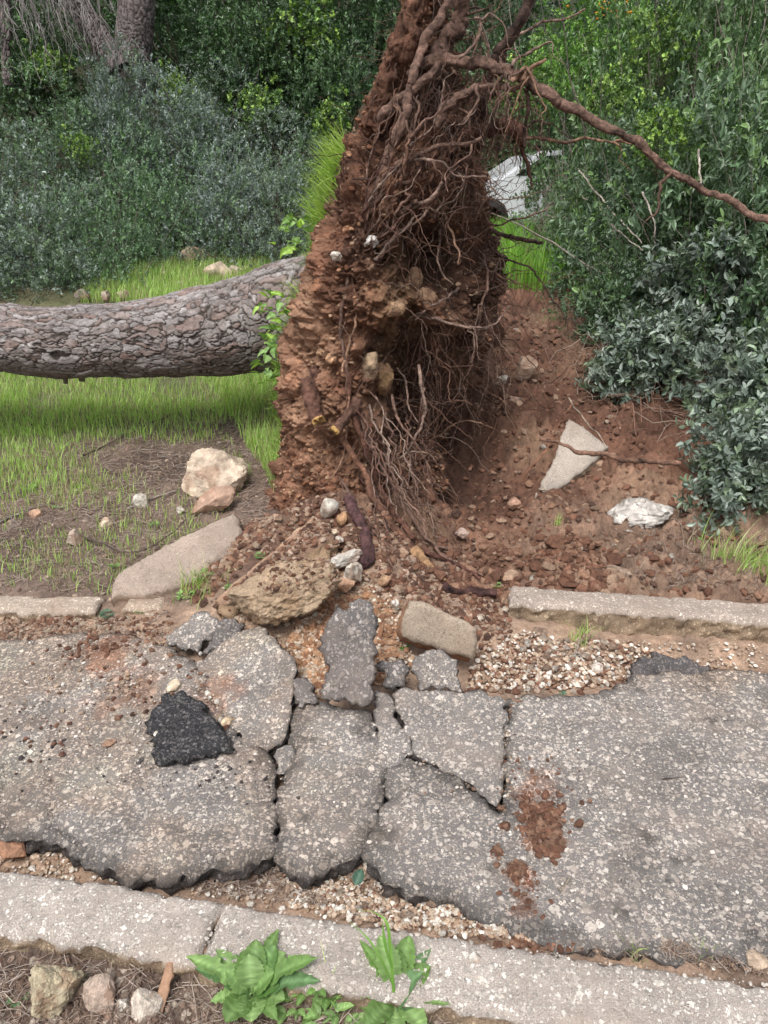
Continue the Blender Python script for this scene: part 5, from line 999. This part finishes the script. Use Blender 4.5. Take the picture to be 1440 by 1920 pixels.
# ================================================================== SHRUBS
def shrub_mesh(seed, nl, leafL, ratio, cols, near=False, lobes=17, spray=14, bright=None, dens=.72):
    """foliage filling a rough unit dome (radius 1, height ~1.6): sprays of small leaves on lobes"""
    r_ = np.random.default_rng(seed); cen = r_.normal(size=(lobes, 3)); cen /= np.linalg.norm(cen, axis=1, keepdims=True); cen *= r_.uniform(.35, .85, (lobes, 1)); cen[:, 2] = np.abs(cen[:, 2])*1.25+.15; cen = np.vstack([cen, [[0, 0, .55]]]); rad_ = np.r_[r_.uniform(.20, .42, lobes), .55]
    ns = nl//spray; k = r_.integers(0, lobes+1, ns); d_ = r_.normal(size=(ns, 3)); d_[:, 2] += .25; d_ /= np.linalg.norm(d_, axis=1, keepdims=True)
    rr = rad_[k]*(dens+(1.05-dens)*r_.random(ns)**.6)*(1+.2*fbm(d_*1.0+cen[k], 3, 3, seed)); s0 = cen[k]+d_*rr[:, None]
    out = d_+.3*(s0-np.array([0, 0, .3]))+np.array([0, 0, .12])+r_.normal(size=(ns, 3))*.55; out /= np.linalg.norm(out, axis=1, keepdims=True)
    SL = leafL*spray*.28; j = np.tile(np.arange(spray), ns); K_ = np.repeat(np.arange(ns), spray); n_ = len(K_)
    pos = s0[K_]+out[K_]*(SL*(j/spray-.3))[:, None]; rv = r_.normal(size=(n_, 3)); side = np.cross(out[K_], rv); side /= np.linalg.norm(side, axis=1, keepdims=True)+1e-9
    ld = out[K_]*.55+side*.9; ld /= np.linalg.norm(ld, axis=1, keepdims=True); ls = np.cross(ld, out[K_]+r_.normal(size=(n_, 3))*.3); ls /= np.linalg.norm(ls, axis=1, keepdims=True)+1e-9
    nn = np.cross(ls, ld); L = leafL*r_.uniform(.65, 1.25, n_)[:, None]; w = L*ratio
    sc = np.array(cols)[r_.integers(0, len(cols), ns)]*r_.uniform(.75, 1.3, (ns, 1)); c_ = sc[K_]*r_.uniform(.8, 1.25, (n_, 1)); c_ = c_*np.where(j > spray*.75, 1.35, 1)[:, None]
    if near:
        V_ = np.stack([pos, pos+ld*L*.35-ls*w*.46+nn*w*.18, pos+ld*L*.38-nn*w*.04, pos+ld*L*.35+ls*w*.46+nn*w*.18, pos+ld*L*.72-ls*w*.36+nn*w*.12, pos+ld*L*.72-nn*w*.06, pos+ld*L*.72+ls*w*.36+nn*w*.12, pos+ld*L-nn*w*.25], 1)
        b_ = (np.arange(n_)*8)[:, None]; tr = np.concatenate([b_+np.array([[0, 2, 1]]), b_+np.array([[0, 3, 2]]), b_+np.array([[4, 5, 7]]), b_+np.array([[5, 6, 7]])]); qd = np.concatenate([b_+np.array([[1, 2, 5, 4]]), b_+np.array([[2, 3, 6, 5]])]); return V_.reshape(-1, 3), qd, tr, np.repeat(c_, 8, 0), cen
    V_ = np.stack([pos, pos+ld*L*.5-ls*w*.5, pos+ld*L, pos+ld*L*.5+ls*w*.5], 1)+0; V_[:, 1] += nn*w*.2; V_[:, 3] += nn*w*.2
    b_ = (np.arange(n_)*4)[:, None]; tr = np.concatenate([b_+np.array([[0, 2, 1]]), b_+np.array([[0, 3, 2]])]); return V_.reshape(-1, 3), None, tr, np.repeat(c_, 4, 0), cen
def twigs(seed, cen, N, col, r=.006, spread=1.0):
    r_ = np.random.default_rng(seed); bg_ = Bag(); n = 12; path = np.zeros((N, n, 3)); k = r_.integers(0, len(cen), N); end = cen[k]+r_.normal(size=(N, 3))*.33*spread; st_ = r_.normal(size=(N, 3))*.14; st_[:, 2] = -.05; t = np.linspace(0, 1, n)
    mid = (st_+end)/2+r_.normal(size=(N, 3))*.15
    path = st_[:, None]*((1-t)**2)[None, :, None]+mid[:, None]*(2*t*(1-t))[None, :, None]+end[:, None]*(t**2)[None, :, None]+r_.normal(size=(N, n, 3))*.012
    V_, q_ = tubes(path, r*r_.uniform(.5, 1.4, (N, 1))*np.linspace(1.3, .3, n)[None], 4); bg_.add(V_, q_, col=np.repeat(np.asarray(col)*r_.uniform(.7, 1.3, (N, 1)), n*4, 0)); return bg_
SG = [(.11, .15, .125), (.16, .21, .18), (.07, .10, .078), (.22, .27, .245), (.10, .155, .085), (.13, .20, .10)]          # grey green
DG = [(.035, .075, .028), (.05, .10, .035), (.03, .055, .028), (.065, .12, .045)]                            # dark green
BG = [(.14, .24, .05), (.08, .15, .035), (.22, .34, .07), (.06, .11, .035)]                                  # climber
RG_ = [(.13, .17, .142), (.17, .21, .18), (.09, .125, .095), (.21, .25, .215), (.14, .19, .12)]
arch = {}
def make_arch(key, seed, nl, L, ratio, cols, near, twc, ntw, **k):
    V_, qd, tr, c_, cen_ = shrub_mesh(seed, nl, L, ratio, cols, near, **k); arch[key] = (mesh('foliage', V_, qd, tr, mat=M['leaf'], col=c_, smooth=False), twigs(seed+1, cen_, ntw, twc).build('branches', M['root']))
for i in range(3): make_arch('sage%d' % i, 50+i, 26000, .030, .42, [tuple(np.array(c_)*[(1, 1, 1), (.82, .98, .72), (1.15, 1.12, 1.22)][i]) for c_ in SG], False, (.2, .17, .14), 60, lobes=13, spray=9, dens=.80)
for i in range(2): make_arch('dark%d' % i, 60+i, 20000, .036, .55, DG, False, (.14, .11, .09), 50)
make_arch('vine0', 70, 1300, .075, .8, BG, True, (.14, .15, .07), 14, dens=.3, spray=5); make_arch('bright0', 71, 14000, .045, .4, [(.12, .25, .04), (.09, .20, .035), (.16, .30, .05), (.06, .13, .03)], False, (.14, .15, .07), 30)
make_arch('mid0', 72, 20000, .036, .5, [(.07, .13, .045), (.10, .17, .07), (.05, .10, .035), (.13, .20, .09)], False, (.3, .26, .22), 110)
for i in range(2): make_arch('near%d' % i, 80+i, 7500, .085, .48, RG_, True, (.25, .2, .16), 90, spray=10)
make_arch('big0', 86, 4600, .115, .50, RG_, True, (.25, .2, .16), 50, spray=9)
for i in range(2): make_arch('leafy%d' % i, 88+i, 15000, .055, .42, [(.075, .13, .065), (.10, .16, .09), (.05, .09, .042), (.13, .19, .12), (.12, .20, .07)], True, (.36, .31, .27), 110, spray=10)
make_arch('twiggy', 90, 2600, .035, .4, [(.09, .12, .09), (.13, .16, .12)], False, (.36, .32, .29), 420, spray=10)
usedk = {}
def shrub(key, px_, py_, Y_, rx, rz, label, name='shrub', cat='shrub', group=None, ry=None, base=None, rotz=None):
    """px,py: where the middle of the crown shows; rx, rz in metres"""
    c_ = P(px_, py_, Y_); z0 = c_[2]-rz*.72 if base is None else base
    gz = Hm(c_[0], c_[1])-.05; tp = c_[2]+.8*rz
    if cat == 'shrub' and base is None and z0 > gz: z0 = gz; rz = (tp-gz)/1.52
    r_ = empty(name, (c_[0], c_[1], z0), label, cat, group); r_.rotation_euler = (0, 0, rotz if rotz is not None else random.uniform(0, 6.28)); r_.scale = (rx, ry or rx, rz)
    for src in arch[key]:
        if key in usedk: o = src.copy(); C.objects.link(o)
        else: o = src
        o.parent = r_; o.matrix_parent_inverse.identity()
    usedk[key] = True; return r_
g1, g2, g3, g4 = 'grey green shrubs behind the fallen trunk', 'dark green shrubs on the wooded slope', 'climbers on the wooded slope', 'shrubs on the right bank'
LS = [(60, 470, 8.4, 1.0, 1.1), (180, 440, 8.8, .85, 1.2), (-90, 430, 8.6, 1.1, 1.4), (20, 330, 9.6, 1.2, 1.4), (330, 400, 10.0, .95, 1.3), (430, 410, 9.9, .9, 1.2), (540, 410, 9.8, .9, 1.25), (250, 320, 10.8, 1.1, 1.4), (400, 300, 11.2, 1.2, 1.4), (530, 290, 11.4, 1.1, 1.3), (130, 250, 11.4, 1.2, 1.3), (290, 215, 12.0, 1.2, 1.3), (-160, 250, 11.2, 1.5, 1.7), (600, 380, 10.8, 1.0, 1.3), (205, 165, 11.0, .7, .7), (420, 200, 12.4, 1.2, 1.2)]
descs = ['low grey green shrub whose foot meets the trunk at the left', 'grey green shrub just left of the pale stones behind the trunk', 'grey green shrub cut by the left edge, level with the trunk top', 'grey green shrub on the left, above the lowest one', 'rounded grey green shrub above the grass patch', 'grey green shrub directly behind the square stones', 'grey green shrub behind the grass fringe of the root plate', 'taller grey green shrub left of the plate, second row', 'grey green shrub in the second row near the picture\'s upper left middle', 'second row grey green shrub nearest the root plate', 'grey green shrub below the hanging dead branches', 'grey green shrub below the two standing pine trunks', 'upper grey green shrub cut by the left edge', 'grey green shrub partly hidden by the root plate', 'small grey green shrub at the foot of the leaning pine', 'grey green shrub right of the standing pine trunk foot']
for i, (a, b_, Y_, rx, rz) in enumerate(LS): shrub('sage%d' % (i % 3), a, b_, Y_, rx, rz, descs[i], group=g1)
DS = [(60, 120, 13, 1.4, 1.6), (420, 90, 13.5, 1.5, 1.7), (560, 110, 13.2, 1.4, 1.6), (650, 180, 12.5, 1.3, 1.6), (500, -40, 15, 1.8, 2.0), (640, 0, 14.5, 1.7, 1.9), (330, 0, 15.5, 1.7, 2.0), (160, -20, 17, 2.2, 2.4), (-60, 40, 16, 2.2, 2.4), (750, 60, 14, 1.6, 2.0), (740, 250, 12.5, 1.3, 1.8), (790, 190, 12.8, 1.2, 1.5), (900, 10, 19, 2.2, 2.2), (1020, 80, 18, 1.9, 1.9), (-300, 100, 14, 2.2, 2.6), (700, 330, 12, 1.3, 1.5)]
dd_ = ['dark shrub below the dead branches at the top left', 'dark leafy shrub right of the standing pine', 'dark leafy shrub left of the tip of the root plate', 'dark shrub touching the left side of the upper roots', 'dark tall shrub at the top edge, left of centre', 'dark tall shrub at the top edge beside the roots', 'dark shrub behind the standing pine', 'deep dark shrub between the standing pines', 'dark shrub at the top left corner', 'dark shrub seen through the top of the roots', 'dark shrub behind the hairy roots', 'dark shrub behind the arching root', 'dark shrub at the top edge right of the roots', 'dark shrub above the arching root', 'dark shrub beyond the left edge', 'dark shrub hidden behind the root plate']
for i, (a, b_, Y_, rx, rz) in enumerate(DS): shrub('dark%d' % (i % 2), a, b_, Y_, rx, rz, dd_[i], group=g2)
for i, (a, b_, Y_, rx, rz, lb) in enumerate([(330, 160, 11.8, .35, .5, 'yellow green climber leaves over the shrubs right of the pine foot'), (150, 270, 10.2, .3, .35, 'bright climber patch in the left shrubs'), (90, 115, 12.0, .5, .45, 'climber patch under the dead branches'), (480, 190, 11.5, .5, .5, 'climber leaves over the second row of shrubs'), (620, 220, 11.4, .45, .55, 'climber leaves beside the bare upper soil of the plate'), (560, 60, 12.6, .8, .8, 'climber draped over the dark shrubs at the top edge'), (1000, 150, 12.0, .8, .8, 'climber above the arching root'), (1240, 60, 7.0, .40, .5, 'broad leaved climber at the top right'), (1150, 170, 6.0, .28, .35, 'climber leaves just above the arching root at the right'), (1240, 240, 5.2, .30, .35, 'bright climber sprig below the end of the arching root')]):
    shrub('vine0', a, b_, Y_, rx, rz, lb, 'climber', 'climber', g3)
shrub('bright0', 1120, 50, 9.5, .95, 1.0, 'bright green bush with orange flowers at the top right of centre', 'flowering_bush', 'bush')
RS = [('mid0', 1010, 170, 17, 1.9, 1.8, 'twiggy green shrub above the pale car'), ('mid0', 1190, 170, 9.5, 1.2, 1.4, 'mid green shrub right of centre behind the arching root'), ('mid0', 1250, 140, 8.0, 1.2, 1.5, 'mid green shrub in the upper right'), ('mid0', 1390, 60, 7.2, 1.2, 1.6, 'tall green shrub at the top right corner'), ('leafy0', 1240, 330, 6.6, .85, 1.1, 'green shrub behind the far end of the arching root'), ('leafy0', 1330, 280, 5.6, .85, 1.0, 'large leaved shrub in the right background under the climber'), ('leafy1', 1440, 400, 4.9, .75, .9, 'large leaved shrub at the right edge where the arching root ends'), ('leafy0', 1200, 490, 5.9, .62, .7, 'large leaved shrub on the bank right of the green meadow'), ('leafy1', 1160, 550, 5.3, .42, .42, 'leafy shrub low on the bank between the meadow and the right shrubs'), ('near1', 1330, 560, 4.9, .62, .65, 'grey leaved shrub in the middle of the right edge'), ('big0', 1225, 640, 4.7, .40, .34, 'low spreading shrub over the dark twigs on the bank'), ('big0', 1420, 680, 4.2, .42, .42, 'grey leaved shrub over the stick end at the right'), ('big0', 1405, 850, 3.62, .36, .38, 'nearest grey leaved shrub above the lush grass clump'), ('near1', 1600, 780, 3.9, .6, .8, 'shrub beyond the right edge'), ('mid0', 1560, 350, 6.0, 1.2, 1.6, 'green shrub beyond the right edge'), ('twiggy', 1060, 330, 7.6, .50, .60, 'bare twiggy bush in front of the pale car'), ('mid0', 1120, 420, 6.9, .55, .7, 'small green shrub beside the meadow'), ('dark0', 1150, -20, 13.5, 1.8, 1.9, 'dark shrub at the top edge beyond the flowering bush'), ('dark1', 1330, -60, 12, 1.8, 2.2, 'dark shrub behind the top right shrubs')]
for key, a, b_, Y_, rx, rz, lb in RS: shrub(key, a, b_, Y_, rx, rz, lb, group=g4)
for key_ in arch:
    if key_ not in usedk:
        for o in arch[key_]: bpy.data.objects.remove(o)
# orange flowers of the bush
bag = Bag(); crumbs(bag, np.array([P(random.gauss(1150, 28), random.gauss(14, 12), 8.75) for _ in range(26)]), .012, .026, [(.75, .33, .03), (.8, .45, .05)], sub=1); o = bag.build('flowers', M['soft_leaf']); o.parent = None; tag(o, 'scattered orange flowers at the top of the bright green bush', 'flowers', kind='stuff')

# ================================================================== STANDING PINES, DEAD BRANCHES
def pine(pts, r0, r1, label, sd_, lean_=0):
    r_ = empty('pine_tree', tuple(pts[0]), label, 'pine tree')
    c_ = crom(pts, 220); t = np.linspace(0, 1, 220); rr = r0*(1-t)+r1*t; k = 90; V_, q_ = tubes(c_[None], rr[None], k); cc = np.repeat(c_, k, 0); d_ = (V_-cc)/np.repeat(rr, k)[:, None]
    f1, f2, id_ = worley(V_*np.array([1, 1, .4])+fbm(V_, 6, 2, sd_)[:, None]*.03, 24, sd_); e_ = ss(.02, .2, f2-f1); V_ = V_+d_*(.012*e_-.005)[:, None]; K_ = np.array([.17, .14, .135])*(.7+.6*id_)[:, None]*(.3+.7*e_)[:, None]
    mesh('trunk', V_-np.array(pts[0]), q_, mat=M['bark'], col=K_, parent=r_); return r_
def up(px_, py_, Y_, base=True): return P(px_, py_, Y_)
pr1 = pine([P(252, 190, 12.6), P(250, 100, 12.6), P(256, 0, 12.6), P(260, -250, 12.7)], .27, .24, 'upright pine trunk standing at the top left', 61)
pr2 = pine([P(222, 130, 11.6), P(185, 70, 11.6), P(140, 0, 11.5), P(20, -200, 11.3)], .16, .13, 'pine trunk leaning to the left behind the dead branches', 62)
pr3 = pine([P(15, 160, 12.0), P(12, 50, 12.0), P(8, -120, 12.0)], .07, .06, 'thin pine trunk at the top left edge', 63)
for i, (cx_, cy_, lb) in enumerate([(20, -50, 'bundle of bare grey dead branches hanging at the top left corner'), (135, -50, 'dead drooping branches in front of the leaning pine'), (75, -70, 'thin dead drooping twigs between the two hanging bundles')]):
    bag = Bag(); o0 = P(cx_, cy_, 10.5)
    for k in range((34, 26, 20)[i]):
        a = random.gauss(0, .30); L = random.uniform(.4, 1.25); s0 = np.array([random.gauss(0, .2), random.gauss(0, .25), random.uniform(-.1, .25)])
        pts = [s0, s0+np.array([a*.25, 0, -.2])*L, s0+np.array([a*.6+.08, 0, -.62])*L, s0+np.array([a*.9+.15, 0, -1.05])*L]; root_obj('x', pts, random.uniform(.006, .014), .002, None, random.choice([(.30, .27, .26), (.22, .2, .19), (.36, .33, .32)]), wig=.04, k=5, step=.05, bag=bag)
        if k % 2:
            m_ = pts[2]; root_obj('x', [m_, m_+np.array([random.uniform(-.15, .25), 0, -.2])], .004, .001, None, (.3, .27, .26), wig=.02, k=4, step=.05, bag=bag)
    o = bag.build('dead_branch', M['root']); o.location = tuple(o0); tag(o, lb, 'dead branch')
# pale dry stems in the right shrubs
for i, (pl_, lb) in enumerate([([(1085, 320, 5.6), (1130, 375, 5.4), (1175, 425, 5.2), (1205, 455, 5.1)], 'pale dry stem slanting through the right shrubs below the arching root'), ([(1145, 420, 5.4), (1180, 450, 5.2), (1203, 470, 5.1)], 'shorter pale stem beside the slanting one'), ([(1205, 360, 4.9), (1222, 410, 4.8), (1228, 460, 4.8)], 'upright pale stem among the right shrubs'), ([(1310, 280, 4.2), (1312, 330, 4.1), (1316, 360, 4.1)], 'white dry stalk above the end of the arching root')]):
    stick([P(*t) for t in pl_], .006, .004, (.45, .40, .34), lb, 'dry_stem', 'stem', sd_=70+i)

# ================================================================== STONES BEHIND THE TRUNK, PALE CAR
for i, (a, b_, w, h, Y_, cl_, nm, lb) in enumerate([(408, 508, 48, 40, 7.3, (.46, .37, .28), 'stone_block', 'square tan stone block standing behind the trunk'), (440, 506, 24, 34, 7.35, (.42, .34, .27), 'stone_block', 'narrow stone block right of the square one'), (362, 480, 64, 34, 8.0, (.34, .26, .19), 'boulder', 'brown boulder at the foot of the shrubs behind the trunk'), (200, 556, 22, 28, 6.6, (.38, .31, .25), 'stone', 'grey stone at the left end of the grass patch'), (230, 552, 24, 22, 6.6, (.36, .29, .22), 'stone', 'stone just right of the grey stone behind the trunk'), (468, 500, 20, 12, 7.2, (.6, .5, .38), 'stone', 'small cream stone right of the stone blocks'), (512, 462, 50, 16, 9.0, (.14, .12, .11), 'boulder', 'dark flat boulder under the shrubs behind the trunk'), (160, 553, 34, 26, 6.9, (.22, .19, .16), 'stone', 'dark stone under the left shrubs')]):
    q_ = T(a, min(b_+h*.5, 575)); s_ = q_[1]*1.03/F_PX/2*1.05; q_[2] += h*s_*.7; o = rock(nm, (q_[0], q_[1], q_[2]), (w*s_, h*s_*.7, h*s_), cl_, lb, nm.replace('_', ' '), 850+i, e=(0, .06*(-1)**i, .2), facets=9, cut=.45)
car = empty('parked_car', (3.05, 14.6, .95), 'pale parked car glimpsed through the roots and twigs right of the plate', 'car')
prof = [(-2.1, .35), (-2.05, .85), (-1.2, .98), (-.55, 1.38), (.75, 1.42), (1.45, 1.05), (2.05, .95), (2.12, .4), (1.7, .25), (-1.7, .25)]
def prism(name, prof, w, mat, parent, y0=0, inset=.0):
    import bmesh
    bm = bmesh.new(); a = [bm.verts.new((x_, y0-w, z_)) for x_, z_ in prof]; b_ = [bm.verts.new((x_, y0+w, z_)) for x_, z_ in prof]; bm.faces.new(a); bm.faces.new(b_[::-1])
    for i in range(len(prof)): j = (i+1) % len(prof); bm.faces.new((a[j], a[i], b_[i], b_[j]))
    bmesh.ops.recalc_face_normals(bm, faces=bm.faces); bmesh.ops.bevel(bm, geom=[e for e in bm.edges], offset=.05, segments=2, affect='EDGES') if not inset else None
    me = bpy.data.meshes.new(name); bm.to_mesh(me); bm.free(); me.materials.append(mat); return link(bpy.data.objects.new(name, me), parent)
mp_, n_, l_, p_ = newmat('pale_paint'); p_.inputs['Base Color'].default_value = (.78, .80, .84, 1); p_.inputs['Roughness'].default_value = .25; p_.inputs['Coat Weight'].default_value = .5
mg_, n_, l_, p2_ = newmat('dark_glass'); p2_.inputs['Base Color'].default_value = (.03, .035, .04, 1); p2_.inputs['Roughness'].default_value = .05
mt_, n_, l_, p3_ = newmat('tyre_rubber'); p3_.inputs['Base Color'].default_value = (.02, .02, .02, 1); p3_.inputs['Roughness'].default_value = .8
prism('body', prof, .85, mp_, car)
for s_ in (-1, 1): prism('side_window', [(-.95, 1.0), (-.48, 1.30), (.68, 1.33), (1.15, 1.03)], .006, mg_, car, y0=s_*.853, inset=1)
for x_ in (-1.35, 1.35):
    for s_ in (-1, 1):
        V_, q_ = tubes(np.array([[[x_, s_*.68, .32], [x_, s_*.70, .32], [x_, s_*.86, .32], [x_, s_*.88, .32]]]), np.array([[.2, .32, .32, .2]]), 28); mesh('wheel', V_, q_, polys=[list(range(28)), list(range(84, 112))[::-1]], mat=mt_, parent=car)
car.rotation_euler = (0, 0, .12)
